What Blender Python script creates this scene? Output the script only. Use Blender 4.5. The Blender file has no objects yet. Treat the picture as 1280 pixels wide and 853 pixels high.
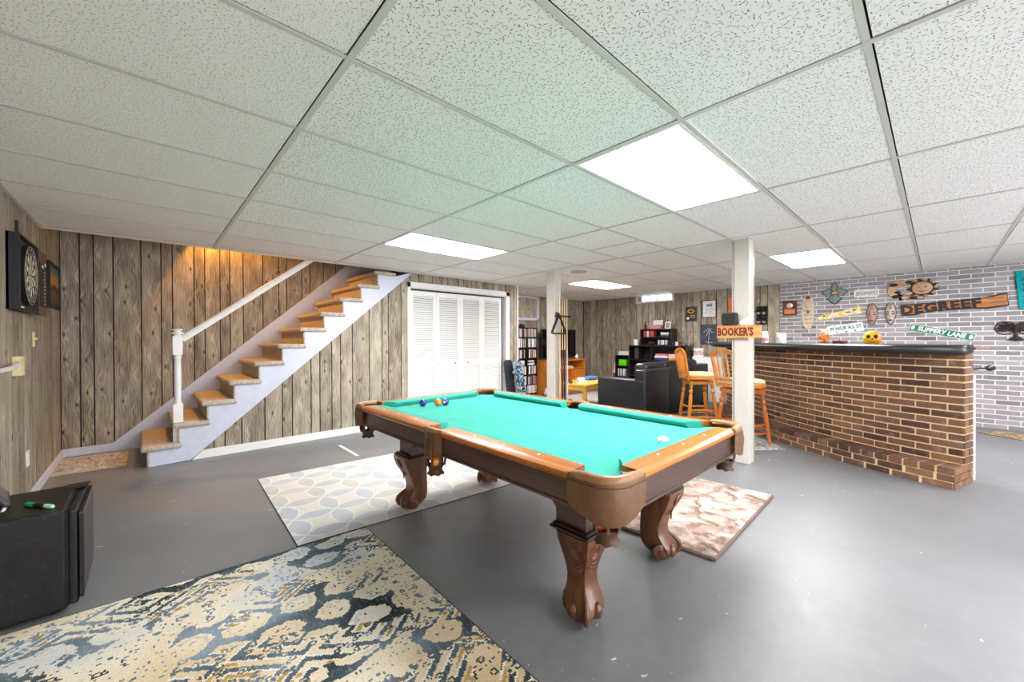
import bpy, bmesh, math, random
from mathutils import Vector, Matrix
random.seed(7)
SC = bpy.context.scene
COL = SC.collection
PI = math.pi

# ---------------------------------------------------------------- camera, world, exposure
cam_data = bpy.data.cameras.new('camera')
cam_data.sensor_fit = 'HORIZONTAL'
cam_data.sensor_width = 36.0
cam_data.lens = 492.188 / 1280.0 * 36.0
cam_data.clip_start = 0.02
cam = bpy.data.objects.new('camera', cam_data)
COL.objects.link(cam)
RV = Vector((0.73341814, -0.67976613, -0.00397941))
UV_ = Vector((0.00646701, 0.00112347, 0.99997846))
FV = Vector((0.67974702, 0.73342808, -0.00522002))
CAMH = 1.22655
m = Matrix.Identity(4)
for i in range(3):
    m[i][0] = RV[i]; m[i][1] = UV_[i]; m[i][2] = -FV[i]
m[2][3] = CAMH
cam.matrix_world = m
SC.camera = cam

world = bpy.data.worlds.new('world')
SC.world = world
world.use_nodes = True
world.node_tree.nodes['Background'].inputs[0].default_value = (0.75, 0.85, 1.0, 1)
world.node_tree.nodes['Background'].inputs[1].default_value = 0.6
SC.view_settings.view_transform = 'Standard'
SC.view_settings.look = 'None'
SC.view_settings.gamma = 1.0
SC.view_settings.use_curve_mapping = False
SC.view_settings.exposure = 1.27
PANEL_STRENGTH = 15.0
REAR_FILL = 3.4  # glow of the fill doors added behind the viewpoint
STAIR_LAMP_W = 52.0

# ---------------------------------------------------------------- helpers: colours and materials
def lin(c):
    c = c / 255.0
    return c / 12.92 if c <= 0.04045 else ((c + 0.055) / 1.055) ** 2.4
def rgb(r, g, b): return (lin(r), lin(g), lin(b), 1.0)

class T:
    """small node-tree writer"""
    def __init__(s, name):
        s.m = bpy.data.materials.new(name); s.m.use_nodes = True
        s.t = s.m.node_tree; s.N = s.t.nodes; s.L = s.t.links
        s.b = s.N['Principled BSDF']
    def put(s, sock, v):
        if v is None: return
        if isinstance(v, bpy.types.NodeSocket): s.L.new(v, sock)
        else:
            try: sock.default_value = v
            except Exception:
                sock.default_value = (v, v, v) if not hasattr(v, '__len__') else tuple(v)[:3]
    def n(s, typ, inp=None, **props):
        k = s.N.new('ShaderNode' + typ)
        for a, v in props.items(): setattr(k, a, v)
        for a, v in (inp or {}).items(): s.put(k.inputs[a], v)
        return k
    def ma(s, op, a, b=None, c=None, clamp=False):
        k = s.N.new('ShaderNodeMath'); k.operation = op; k.use_clamp = clamp
        for i, v in enumerate((a, b, c)): s.put(k.inputs[i], v) if v is not None else None
        return k.outputs[0]
    def vm(s, op, a, b=None, **kw):
        k = s.N.new('ShaderNodeVectorMath'); k.operation = op
        s.put(k.inputs[0], a)
        if b is not None: s.put(k.inputs[1], b)
        return k.outputs['Value'] if op in ('LENGTH', 'DOT_PRODUCT', 'DISTANCE') else k.outputs[0]
    def ramp(s, fac, stops, interp='LINEAR'):
        k = s.N.new('ShaderNodeValToRGB'); e = k.color_ramp; e.interpolation = interp
        while len(e.elements) < len(stops): e.elements.new(0.5)
        for el, (p, c) in zip(e.elements, stops):
            el.position = p; el.color = c if len(c) == 4 else (*c, 1)
        s.put(k.inputs[0], fac); return k.outputs[0]
    def mix(s, fac, a, b, blend='MIX'):
        k = s.N.new('ShaderNodeMix'); k.data_type = 'RGBA'; k.blend_type = blend
        s.put(k.inputs[0], fac); s.put(k.inputs[6], a); s.put(k.inputs[7], b); return k.outputs[2]
    def comb(s, x, y, z):
        k = s.N.new('ShaderNodeCombineXYZ')
        for i, v in enumerate((x, y, z)): s.put(k.inputs[i], v)
        return k.outputs[0]
    def sep(s, v):
        k = s.N.new('ShaderNodeSeparateXYZ'); s.put(k.inputs[0], v); return k.outputs
    def noise(s, vec, scale, detail=3.0, rough=0.5, dist=0.0, out='Fac'):
        k = s.n('TexNoise', {'Vector': vec, 'Scale': scale, 'Detail': detail, 'Roughness': rough, 'Distortion': dist})
        return k.outputs[out]
    def voro(s, vec, scale, feature='F1', rnd=1.0):
        return s.n('TexVoronoi', {'Vector': vec, 'Scale': scale, 'Randomness': rnd}, feature=feature)
    def pos(s): return s.n('NewGeometry').outputs['Position']
    def obj(s): return s.n('TexCoord').outputs['Object']
    def rand(s): return s.n('ObjectInfo').outputs['Random']
    def bump(s, h, strength=0.3, dist=0.01):
        k = s.n('Bump', {'Height': h, 'Strength': strength, 'Distance': dist}); s.L.new(k.outputs[0], s.b.inputs['Normal'])
    def out(s, color=None, rough=None, metal=None, spec=None, coat=None, coat_rough=None):
        s.put(s.b.inputs['Base Color'], color)
        for key, v in (('Roughness', rough), ('Metallic', metal), ('Specular IOR Level', spec), ('Coat Weight', coat), ('Coat Roughness', coat_rough)):
            if v is not None: s.put(s.b.inputs[key], v)
        return s.m

_mats = {}
def pbr(name, col, rough=0.5, metal=0.0, vary=0.10, scale=18.0, bump=0.0, spec=0.5, coat=0.0):
    """plain surface with a faint procedural mottling"""
    if name in _mats: return _mats[name]
    t = T(name)
    v = t.obj()
    f = t.noise(v, scale, 4.0)
    lo = tuple(max(0, c * (1 - vary)) for c in col[:3]) + (1,)
    hi = tuple(min(1, c * (1 + vary)) for c in col[:3]) + (1,)
    c = t.ramp(f, [(0.3, lo), (0.7, hi)])
    if bump: t.bump(f, bump, 0.005)
    _mats[name] = t.out(c, rough, metal, spec, coat, 0.15 if coat else None)
    return _mats[name]

def wood(name, dark, light, rough=0.35, coat=0.3, axis='Y', scale=1.0, contrast=1.0):
    """polished furniture wood, grain along a local axis"""
    if name in _mats: return _mats[name]
    t = T(name)
    x, y, z = t.sep(t.vm('ADD', t.obj(), t.vm('SCALE', t.comb(7.1, 3.3, 5.7), None)))
    k = {'X': (1.5, 26, 26), 'Y': (26, 1.5, 26), 'Z': (26, 26, 1.5)}[axis]
    v = t.comb(t.ma('MULTIPLY', x, k[0] * scale), t.ma('MULTIPLY', y, k[1] * scale), t.ma('MULTIPLY', z, k[2] * scale))
    a = t.noise(v, 1.0, 4.0, 0.6, 0.4)
    b = t.noise(v, 4.0, 3.0, 0.6)
    f = t.ma('ADD', t.ma('MULTIPLY', a, 0.7), t.ma('MULTIPLY', b, 0.3))
    c = t.ramp(f, [(0.5 - 0.2 / contrast, dark), (0.5 + 0.2 / contrast, light)])
    _mats[name] = t.out(c, rough, 0, 0.5, coat, 0.12)
    return _mats[name]

def emis(name, col, strength):
    if name in _mats: return _mats[name]
    t = T(name)
    t.put(t.b.inputs['Base Color'], col); t.put(t.b.inputs['Emission Color'], col); t.put(t.b.inputs['Emission Strength'], strength)
    _mats[name] = t.m
    return t.m

# ---------------------------------------------------------------- helpers: geometry
class G:
    """collects shapes into one bmesh"""
    def __init__(s): s.bm = bmesh.new()
    def box(s, x0, x1, y0, y1, z0, z1, bev=0.0, seg=1, mat=None):
        r = bmesh.ops.create_cube(s.bm, size=1.0)
        vs = r['verts']
        for v in vs:
            v.co = Vector(((x0 + x1) / 2 + v.co.x * (x1 - x0), (y0 + y1) / 2 + v.co.y * (y1 - y0), (z0 + z1) / 2 + v.co.z * (z1 - z0)))
        if bev > 0:
            es = list({e for v in vs for e in v.link_edges})
            r2 = bmesh.ops.bevel(s.bm, geom=es, offset=bev, segments=seg, affect='EDGES', profile=0.5)
            vs = [v for v in r2['verts']]
        if mat is not None:
            for v in set(v for v in vs): v.co = mat @ v.co
        return s
    def cyl(s, p0, p1, r0, r1=None, n=12, cap=True):
        r1 = r0 if r1 is None else r1
        return s.tube([p0, p1], [r0, r1], n, cap)
    def tube(s, pts, r, n=8, cap=True, closed=False, sx=1.0):
        pts = [Vector(p) for p in pts]
        rs = r if hasattr(r, '__len__') else [r] * len(pts)
        rings = []
        up = None
        L = len(pts)
        for i, p in enumerate(pts):
            if closed: d = pts[(i + 1) % L] - pts[i - 1]
            else: d = (pts[min(i + 1, L - 1)] - pts[max(i - 1, 0)])
            d = d.normalized() if d.length > 1e-9 else Vector((0, 0, 1))
            if up is None:
                up = Vector((0, 0, 1)) if abs(d.z) < 0.9 else Vector((1, 0, 0))
            a = (up - d * up.dot(d))
            a = a.normalized() if a.length > 1e-6 else d.orthogonal().normalized()
            b = d.cross(a); up = a
            rings.append([s.bm.verts.new(p + a * (math.cos(2 * PI * k / n) * rs[i]) + b * (math.sin(2 * PI * k / n) * rs[i] * sx)) for k in range(n)])
        for i in range(L if closed else L - 1):
            A, B = rings[i], rings[(i + 1) % L]
            for k in range(n):
                s.bm.faces.new((A[k], A[(k + 1) % n], B[(k + 1) % n], B[k]))
        if cap and not closed:
            s.bm.faces.new(rings[0][::-1]); s.bm.faces.new(rings[-1])
        return s
    def lathe(s, prof, n=16, c=(0, 0, 0), axis='Z'):
        """prof: list of (radius, height); closed at ends when radius is 0"""
        rings = []
        def P(r, h, a):
            x, y = r * math.cos(a), r * math.sin(a)
            v = {'Z': (x, y, h), 'X': (h, x, y), 'Y': (x, h, y)}[axis]
            return Vector(c) + Vector(v)
        for r, h in prof:
            if r < 1e-6: rings.append([s.bm.verts.new(P(0, h, 0))])
            else: rings.append([s.bm.verts.new(P(r, h, 2 * PI * k / n)) for k in range(n)])
        for A, B in zip(rings, rings[1:]):
            for k in range(n):
                k2 = (k + 1) % n
                if len(A) == 1 and len(B) == 1: continue
                if len(A) == 1: s.bm.faces.new((A[0], B[k2], B[k]))
                elif len(B) == 1: s.bm.faces.new((A[k], A[k2], B[0]))
                else: s.bm.faces.new((A[k], A[k2], B[k2], B[k]))
        for R in (rings[0], rings[-1]):
            if len(R) > 1: s.bm.faces.new(R)
        return s
    def prism(s, poly, vec, bev=0.0):
        """poly: 3d points of one face, extruded by vec"""
        vec = Vector(vec)
        a = [s.bm.verts.new(Vector(p)) for p in poly]; b = [s.bm.verts.new(Vector(p) + vec) for p in poly]
        n = len(a)
        s.bm.faces.new(a[::-1]); s.bm.faces.new(b)
        for i in range(n): s.bm.faces.new((a[i], a[(i + 1) % n], b[(i + 1) % n], b[i]))
        if bev:
            es = list({e for v in a + b for e in v.link_edges})
            bmesh.ops.bevel(s.bm, geom=es, offset=bev, segments=2, affect='EDGES', profile=0.5)
        return s
    def loft(s, rings, closed_ring=True, caps=True, loop=False):
        R = [[s.bm.verts.new(Vector(p)) for p in r] for r in rings]
        n = len(R[0])
        m_ = len(R)
        for i in range(m_ if loop else m_ - 1):
            A, B = R[i], R[(i + 1) % m_]
            for k in range(n if closed_ring else n - 1):
                k2 = (k + 1) % n
                s.bm.faces.new((A[k], A[k2], B[k2], B[k]))
        if caps and closed_ring and not loop:
            s.bm.faces.new(R[0][::-1]); s.bm.faces.new(R[-1])
        return s
    def sphere(s, c, r, u=14, v=10, sc=(1, 1, 1)):
        r_ = bmesh.ops.create_uvsphere(s.bm, u_segments=u, v_segments=v, radius=r)
        for q in r_['verts']: q.co = Vector((q.co.x * sc[0], q.co.y * sc[1], q.co.z * sc[2])) + Vector(c)
        return s
    def quad(s, *p):
        s.bm.faces.new([s.bm.verts.new(Vector(q)) for q in p]); return s
    def mesh(s, name, smooth=False, angle=35):
        bmesh.ops.recalc_face_normals(s.bm, faces=s.bm.faces)
        me = bpy.data.meshes.new(name)
        s.bm.to_mesh(me); s.bm.free()
        if smooth:
            me.polygons.foreach_set('use_smooth', [True] * len(me.polygons))
            try: me.set_sharp_from_angle(angle=math.radians(angle))
            except Exception: pass
        return me

def obj(name, g, mat, parent=None, loc=None, rot=None, scale=None, smooth=False, angle=35, label=None):
    me = g.mesh(name, smooth, angle) if isinstance(g, G) else g
    if mat is not None and not me.materials: me.materials.append(mat)
    o = bpy.data.objects.new(name, me)
    COL.objects.link(o)
    if parent: o.parent = parent
    if loc is not None: o.location = loc
    if rot is not None: o.rotation_euler = rot
    if scale is not None: o.scale = scale
    if label: o['label'] = label
    return o
def thing(name, label, cat, loc=(0, 0, 0), rotz=0.0, group=None, rot=None):
    o = bpy.data.objects.new(name, None); COL.objects.link(o)
    o.empty_display_size = 0.05
    o.location = loc; o.rotation_euler = rot if rot else (0, 0, rotz)
    return tag(o, label, cat, group)
def tag(o, label, cat=None, group=None, kind=None):
    o['label'] = label
    if cat: o['category'] = cat
    if group: o['group'] = group
    if kind: o['kind'] = kind
    return o
def struct(name, g, mat, label, parent=None, **kw):
    o = obj(name, g, mat, parent, **kw)
    o['kind'] = 'structure'; o['label'] = label
    return o
def copy_tree(o, parent=None):
    c = o.copy(); COL.objects.link(c); c.parent = parent
    for ch in list(o.children): copy_tree(ch, c)
    return c
def unit_cube(name, bev=0.0):
    g = G(); g.box(-.5, .5, -.5, .5, -.5, .5, bev); return g.mesh(name)

_vf = None
def text_mesh(body, size, depth, name='lettering', align='CENTER', bold=0.0, shear=0.0, spacing=1.0):
    cu = bpy.data.curves.new(name, 'FONT')
    cu.body = body; cu.size = size; cu.extrude = depth; cu.offset = bold; cu.shear = shear
    cu.align_x = align; cu.align_y = 'CENTER'; cu.resolution_u = 2; cu.space_character = spacing
    o = bpy.data.objects.new(name, cu); COL.objects.link(o)
    dg = bpy.context.evaluated_depsgraph_get()
    me = bpy.data.meshes.new_from_object(o.evaluated_get(dg))
    bpy.data.objects.remove(o); bpy.data.curves.remove(cu)
    return me

# ================================================================= SETTING
XL, YB, YN, XB, HC, YR = -0.667, 6.231, 5.194, 8.311, 2.1907, -3.4
XC = 4.94            # corner where the closet wall ends
YBR = 1.908          # where the brick panelling of the far wall begins

def weathered(name, light, mid, dark):
    t = T(name)
    x, y, z = t.sep(t.pos())
    r = t.rand()
    ac = t.ma('ADD', t.ma('ADD', x, y), t.ma('MULTIPLY', r, 37.0))
    zz = t.ma('ADD', z, t.ma('MULTIPLY', r, 11.0))
    kv = t.voro(t.comb(t.ma('MULTIPLY', ac, 7.0), t.ma('MULTIPLY', zz, 2.9), 0.0), 1.0); kv.voronoi_dimensions = '2D'
    d = kv.outputs['Distance']
    bump = t.ma('EXPONENT', t.ma('MULTIPLY', t.ma('MULTIPLY', d, d), -14.0))
    warp = t.noise(t.comb(t.ma('MULTIPLY', ac, 5.0), 0.0, t.ma('MULTIPLY', zz, 1.1)), 1.0, 2.0)
    ph = t.ma('ADD', t.ma('ADD', t.ma('MULTIPLY', ac, 230.0), t.ma('MULTIPLY', bump, 9.0)), t.ma('MULTIPLY', warp, 5.0))
    lines = t.ma('ADD', t.ma('MULTIPLY', t.ma('SINE', ph), 0.5), 0.5)
    fine = t.noise(t.comb(t.ma('MULTIPLY', ac, 210.0), 0.0, t.ma('MULTIPLY', zz, 5.0)), 1.0, 4.0, 0.65)
    blot = t.noise(t.comb(t.ma('MULTIPLY', ac, 9.0), 0.0, t.ma('MULTIPLY', zz, 2.2)), 1.0, 4.0, 0.6)
    f = t.ma('ADD', t.ma('ADD', t.ma('MULTIPLY', t.ma('MULTIPLY', lines, t.ma('ADD', bump, 0.25)), 0.12), t.ma('MULTIPLY', fine, 0.62)), t.ma('MULTIPLY', blot, 0.38))
    f = t.ma('ADD', f, t.ma('MULTIPLY', t.ma('SUBTRACT', r, 0.5), 0.09))
    c = t.ramp(f, [(0.36, dark), (0.50, mid), (0.66, light)])
    gate = t.ma('GREATER_THAN', t.sep(kv.outputs['Color'])[0], 0.5)
    halo = t.ma('MULTIPLY', t.ma('SUBTRACT', 1.0, t.ma('SMOOTHSTEP' if False else 'MULTIPLY', d, 5.5, clamp=True), clamp=True), 0.55)
    c = t.mix(t.ma('MULTIPLY', halo, gate), c, rgb(104, 88, 66), 'MIX')
    core = t.ma('SUBTRACT', 1.0, t.ma('MULTIPLY', t.ma('SUBTRACT', d, 0.035), 22.0, clamp=True), clamp=True)
    c = t.mix(t.ma('MULTIPLY', t.ma('MULTIPLY', core, gate), .85), c, rgb(54, 42, 32))
    t.bump(t.ma('ADD', lines, t.ma('MULTIPLY', fine, 1.0)), 0.10, 0.002)
    return t.out(c, 0.5, 0, 0.35)
MP = weathered('weathered_panelling', rgb(196, 186, 168), rgb(148, 137, 118), rgb(78, 68, 55))
M_GROOVE = pbr('panel_groove', rgb(46, 36, 26), 0.8)
M_WHITE = pbr('white_paint', rgb(240, 240, 238), 0.35, vary=0.03)
M_LAV = pbr('lavender_paint', rgb(206, 212, 230), 0.45, vary=0.04)

def ceiling_tile_mat(name, S, ln, wd, dark):
    t = T(name)
    p = t.pos()
    x, y, z = t.sep(p)
    wv = t.noise(t.comb(x, y, 0.0), 150.0, 1.0, out='Color')
    v = t.vm('ADD', t.vm('MULTIPLY', t.comb(x, y, 0.0), (S, S, 0)), t.vm('MULTIPLY', t.vm('SUBTRACT', wv, (.5, .5, .5)), (.55, .55, 0)))
    k = t.voro(v, 1.0); k.voronoi_dimensions = '2D'
    dlt = t.vm('SUBTRACT', v, k.outputs['Position'])
    dx, dy, _ = t.sep(dlt)
    cr, cg, cb = t.sep(k.outputs['Color'])
    an = t.ma('MULTIPLY', cr, PI)
    ca, sa = t.ma('COSINE', an), t.ma('SINE', an)
    lx = t.ma('ABSOLUTE', t.ma('ADD', t.ma('MULTIPLY', dx, ca), t.ma('MULTIPLY', dy, sa)))
    ly = t.ma('ABSOLUTE', t.ma('SUBTRACT', t.ma('MULTIPLY', dy, ca), t.ma('MULTIPLY', dx, sa)))
    a = t.ma('LESS_THAN', lx, t.ma('MULTIPLY', cg, ln))
    b = t.ma('LESS_THAN', ly, wd)
    f = t.ma('MULTIPLY', a, b)
    pin = t.ma('LESS_THAN', t.voro(t.comb(x, y, 0.0), 260.0).outputs['Distance'], 0.2)
    base = t.mix(t.ma('MULTIPLY', pin, 0.20), rgb(244, 243, 240), rgb(158, 158, 154))
    base = t.mix(t.ma('MULTIPLY', t.noise(p, 3.0, 3.0), 0.12), base, rgb(222, 220, 214))
    c = t.mix(t.ma('MULTIPLY', f, dark), base, rgb(70, 68, 64))
    t.bump(t.ma('SUBTRACT', 1.0, f), 0.35, 0.003)
    return t.out(c, 0.9, 0, 0.2)
M_TILE = ceiling_tile_mat('fissured_ceiling_tile', 66.0, 0.55, 0.075, 0.85)
M_TILE2 = ceiling_tile_mat('fine_fissured_ceiling_tile', 92.0, 0.34, 0.085, 0.75)
M_TEE = pbr('ceiling_tee', rgb(204, 203, 196), 0.4, vary=0.02)

def floor_mat():
    t = T('grey_painted_concrete')
    p = t.pos()
    big = t.noise(p, 1.3, 4.0, 0.55)
    mid = t.noise(p, 14.0, 5.0, 0.6)
    c = t.ramp(t.ma('ADD', t.ma('MULTIPLY', big, 0.6), t.ma('MULTIPLY', mid, 0.4)), [(0.35, rgb(114, 116, 119)), (0.65, rgb(130, 132, 135))])
    x, y, z = t.sep(p)
    n1 = t.noise(t.comb(t.ma('MULTIPLY', x, 1.0), t.ma('MULTIPLY', y, 2.1), 0), 11.0, 3.0, 0.55, 0.6)
    n2 = t.noise(p, 1.7, 2.0)
    chip = t.ma('MULTIPLY', t.ma('SUBTRACT', t.ma('ADD', n1, t.ma('MULTIPLY', n2, 0.25)), 0.858), 60.0, clamp=True)
    c = t.mix(chip, c, rgb(225, 223, 216))
    speck = t.ma('LESS_THAN', t.voro(p, 9.0).outputs['Distance'], 0.035)
    dots = t.ma('MULTIPLY', speck, t.ma('GREATER_THAN', t.noise(p, 4.0), 0.56))
    c = t.mix(t.ma('MULTIPLY', dots, 0.8), c, rgb(60, 58, 55))
    t.bump(t.ma('ADD', mid, big), 0.06, 0.01)
    rg = t.ramp(mid, [(0.3, (0.34,) * 3), (0.7, (0.46,) * 3)])
    return t.out(c, rg, 0, 0.5)
g = G(); g.box(XL - .1, XB + .1, YR - .1, YB + .1, -.08, 0)
struct('floor', g, floor_mat(), 'grey painted concrete basement floor with scuffs and paint chips')

# ---- panelled walls: every plank is its own piece
CUBE = unit_cube('plank', 0.0)
PLANK = unit_cube('plank_piece', 0.02)
PLANK.materials.append(MP)
PAT = [0.152, 0.103, 0.150, 0.227, 0.172, 0.101, 0.202, 0.106, 0.154, 0.104, 0.144, 0.222, 0.192, 0.097, 0.198, 0.107, 0.188, 0.174]
def cuts(a, b, start=0, fwd=True):
    out, i = [a], start
    while out[-1] < b - 0.05:
        out.append(min(b, out[-1] + PAT[i % len(PAT)])); i += 1
    out[-1] = b
    return out
def plank_row(parent, axis, plane, face, edges, z0, z1, thick=0.008):
    """planks on a wall plane; face = +1/-1 side of the plane the planks stand proud on"""
    for a, b in zip(edges, edges[1:]):
        w = b - a - 0.012
        if w < 0.01: continue
        o = bpy.data.objects.new('plank', PLANK); COL.objects.link(o); o.parent = parent
        cdep = plane + face * thick / 2
        if axis == 'X': o.location = ((a + b) / 2, cdep, (z0 + z1) / 2); o.scale = (w, thick, z1 - z0)
        else: o.location = (cdep, (a + b) / 2, (z0 + z1) / 2); o.scale = (thick, w, z1 - z0)
ZT = 3.6     # top of the stairwell shaft
g = G(); g.box(XL - .1, XL - .002, YR, YB + .1, 0, HC + .1); g.box(XL - .1, XL - .002, YN - .02, YB + .1, HC, ZT)
wl = struct('wall_left', g, M_GROOVE, 'left wall of weathered wood grain panelling beside the dartboard')
plank_row(wl, 'Y', XL - .002, 1, cuts(YR, YB - .002, 3), 0, HC, .002)
plank_row(wl, 'Y', XL - .002, 1, cuts(YN + .01, YB - .002, 3), HC, ZT, .002)

g = G(); g.box(XL - .1, XB + .1, YB + .008, YB + .1, 0, ZT)
wb = struct('wall_back', g, M_GROOVE, 'back wall of knotty weathered panelling behind the staircase and in the recess')
be = [-0.667, -0.526, -0.423, -0.273, -0.046, 0.126, 0.227, 0.429, 0.535, 0.689, 0.793, 0.937, 1.159, 1.351, 1.448, 1.646, 1.753, 1.941, 2.115, 2.30, 2.46, 2.62, 2.78]
plank_row(wb, 'X', YB + .008, -1, be, 0, ZT)
plank_row(wb, 'X', YB + .008, -1, cuts(XC + .1, XB - .01, 5), 0, HC)

g = G(); g.box(XB + .008, XB + .1, YR, YB + .1, 0, HC + .1)
wf = struct('wall_right', g, M_GROOVE, 'far wall with weathered panelling that meets grey brick panelling by the bar')
fe = [1.91, 2.10, 2.22, 2.38, 2.49, 2.66, 2.78, 2.98, 3.16, 3.28, 3.44, 3.56, 3.685, 3.80, 3.913, 4.031, 4.151, 4.273, 4.434, 4.581, 4.732, 4.886, 5.125, 5.289, 5.40, 5.522, 5.653, 5.84, 6.024, 6.155, 6.222]
plank_row(wf, 'Y', XB + .008, -1, fe, 0, HC)

# closet wall: sloped planks under the stairs, planks around the closet opening
g = G()
CX0, CX1, CZ1 = 2.80, 4.665, 1.985
g.box(2.70, CX0, YN + .008, YN + .09, 0, HC); g.box(CX1, XC, YN + .008, YN + .09, 0, HC)
g.box(CX0, CX1, YN + .008, YN + .09, CZ1, HC)
g.prism([(0.36, YN + .008, 0), (2.70, YN + .008, 0), (2.70, YN + .008, 2.12), (0.36, YN + .008, 0.08)], (0, .06, 0))
wc = struct('wall_closet', g, M_GROOVE, 'weathered panelled wall under the stairs and around the louvred closet')
le = [0.34, 0.42, 0.512, 0.608, 0.758, 0.978, 1.155, 1.26, 1.466, 1.567, 1.709, 1.817, 1.969, 2.194, 2.374, 2.467, 2.66, 2.80]
sl = lambda x: max(0.03, (x - 0.318) * 0.876 + 0.09)
for a, b in zip(le, le[1:]):
    a2, b2 = a + .006, b - .006
    g = G(); g.prism([(a2, YN, 0), (b2, YN, 0), (b2, YN, min(HC, sl(b2))), (a2, YN, min(HC, sl(a2)))], (0, .008, 0))
    o = obj('plank', g, MP, wc)
plank_row(wc, 'X', YN + .008, -1, cuts(CX0 - .0, CX1, 2), CZ1 + .01, HC)
plank_row(wc, 'X', YN + .008, -1, [CX1 + .02, 4.74, 4.86, XC], 0, HC)
g = G(); g.box(XC - .012, XC + .03, YN - .012, YN + .03, 0, HC, .004)
struct('trim_1', g, pbr('pale_corner_trim', rgb(214, 214, 212), 0.4), 'pale corner strip at the end of the closet wall')
g = G(); g.box(XC - .06, XC - .0, YN + .03, YB, 0, HC)
wr = struct('wall_recess', g, MP, 'short panelled return wall beside the recess')
g = G(); g.box(XL - .1, XB + .1, YR - .1, YR, 0, HC + .1)
wrr = struct('wall_rear', g, M_GROOVE, 'panelled wall behind the viewpoint')
plank_row(wrr, 'X', YR, 1, cuts(XL, XB, 1), 0, HC)
# unseen glazed doors added behind the viewpoint; glowing panes brighten ceiling and upper walls
MGD = emis('rear_fill_glow', (0.93, 0.94, 1.0, 1), REAR_FILL)
for k, (xa, xb, lab) in enumerate(((-0.35, 2.15, 'wide added fill-light patio door, unseen behind the viewpoint'), (3.6, 6.1, 'second added fill-light patio door, unseen behind the viewpoint, towards the bar'))):
    g = G()
    for a, b, c, d in ((xa, xb, .0, .07), (xa, xb, 2.02, 2.10), (xa, xa + .07, .07, 2.02), (xb - .07, xb, .07, 2.02), ((xa + xb) / 2 - .04, (xa + xb) / 2 + .04, .07, 2.02)):
        g.box(a, b, YR + .008, YR + .07, c, d)
    w_ = struct('window_%d' % (k + 3), g, M_WHITE, lab)
    for a, b in ((xa + .07, (xa + xb) / 2 - .04), ((xa + xb) / 2 + .04, xb - .07)):
        g = G(); g.box(a, b, YR + .02, YR + .03, .07, 2.02); obj('pane', g, MGD, w_)
# stairwell shaft above the ceiling
g = G()
g.box(XL, 3.2, YN - .12, YN - .03, HC + .02, ZT); g.box(3.1, 3.2, YN - .03, YB + .01, HC + .06, ZT); g.box(XL - .1, 3.3, YN - .2, YB + .1, ZT, ZT + .08)
g.box(XL, 0.02, YN - .03, YB, 2.42, 2.5)
struct('wall_stairwell', g, pbr('stairwell_plaster', rgb(196, 178, 150), 0.8), 'plain plaster shaft of the stairwell above the ceiling')

# baseboards
g = G(); g.box(XL, XL + .016, 3.2, YB, 0, .085, .004)
struct('baseboard_left', g, M_LAV, 'pale lavender baseboard along the left wall')
g = G(); g.box(XL, -.287, YB - .016, YB, 0, .085, .004)
struct('baseboard_back', g, M_LAV, 'pale lavender baseboard on the back wall before the stairs')
g = G(); g.prism([(.33, YN - .014, 0), (2.757, YN - .014, 0), (2.757, YN - .014, .085), (.42, YN - .014, .085)], (0, .014, 0))
struct('baseboard_closet', g, M_WHITE, 'white baseboard along the wall under the stairs')

# ---- ceiling: every tile and tee its own piece
g = G(); g.box(XL - .1, XB + .1, YR - .1, YN - .03, HC + .05, HC + .1); g.box(XC, XB + .1, YN - .03, YB + .1, HC + .05, HC + .1); g.box(3.2, XC, YN - .03, YB + .1, HC + .05, HC + .1)
ce = struct('ceiling', g, pbr('ceiling_void', rgb(60, 60, 58), 0.9), 'suspended ceiling of white fissured tiles in a pale metal grid')
gx = [XL] + [0.5173 + 1.2192 * k for k in range(7)] + [XB]
y0g = 0.7665
gy = [YR] + [y0g + 0.6096 * k for k in range(-6, 8)] + [YN]
gy_rec = [YN, y0g + 0.6096 * 8, YB]
gy = [v for v in gy if v >= YR]
TILE = G(); TILE.box(-.5, .5, -.5, .5, -.5, .5); TILE = TILE.mesh('tile')
TILE2 = TILE.copy(); TILE.materials.append(M_TILE); TILE2.materials.append(M_TILE2)
LIGHTS = [(2, 'A', y0g), (2, 'B', y0g + 0.6096 * 4), (5, 'C', y0g), (5, 'D', y0g + 0.6096 * 5), (2, 'E', y0g - 0.6096 * 4), (5, 'F', y0g - 0.6096 * 4)]  # E and F are unseen panels added to lift the room brightness
def is_light(i, ya): return any(i == c[0] and abs(ya - c[2]) < .01 for c in LIGHTS)
def tile(xa, xb, ya, yb, fine=False):
    o = bpy.data.objects.new('ceiling_tile', TILE2 if fine else TILE); COL.objects.link(o); o.parent = ce
    o.location = ((xa + xb) / 2 - .006, (ya + yb) / 2 - .006, HC + .0098 + random.uniform(-.001, .001)); o.scale = (xb - xa - .022, yb - ya - .020, .015)
for i in range(len(gx) - 1):
    rows = list(zip(gy, gy[1:])) + (list(zip(gy_rec, gy_rec[1:])) if gx[i + 1] > XC else [])
    for ya, yb in rows:
        xa = max(gx[i], XC) if ya >= YN - .001 else gx[i]
        if is_light(i, ya): continue
        if i == 3 and abs(ya - (y0g + 0.6096 * 2)) < .01:
            xm = (xa + gx[i + 1]) / 2
            tile(xa, xm, ya, yb); tile(xm, gx[i + 1], ya, yb)
            continue
        tile(xa, gx[i + 1], ya, yb, fine=(i == 0))
for xv in gx[1:-1]:
    y1 = YB if xv > XC else YN
    g = G(); g.box(xv - .012, xv + .012, YR, y1, HC - .001, HC + .004); obj('ceiling_tee', g, M_TEE, ce)
for yv in gy[1:]:
    g = G(); g.box(XL, XB, yv - .010, yv + .010, HC - .0005, HC + .004); obj('ceiling_tee', g, M_TEE, ce)
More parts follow.
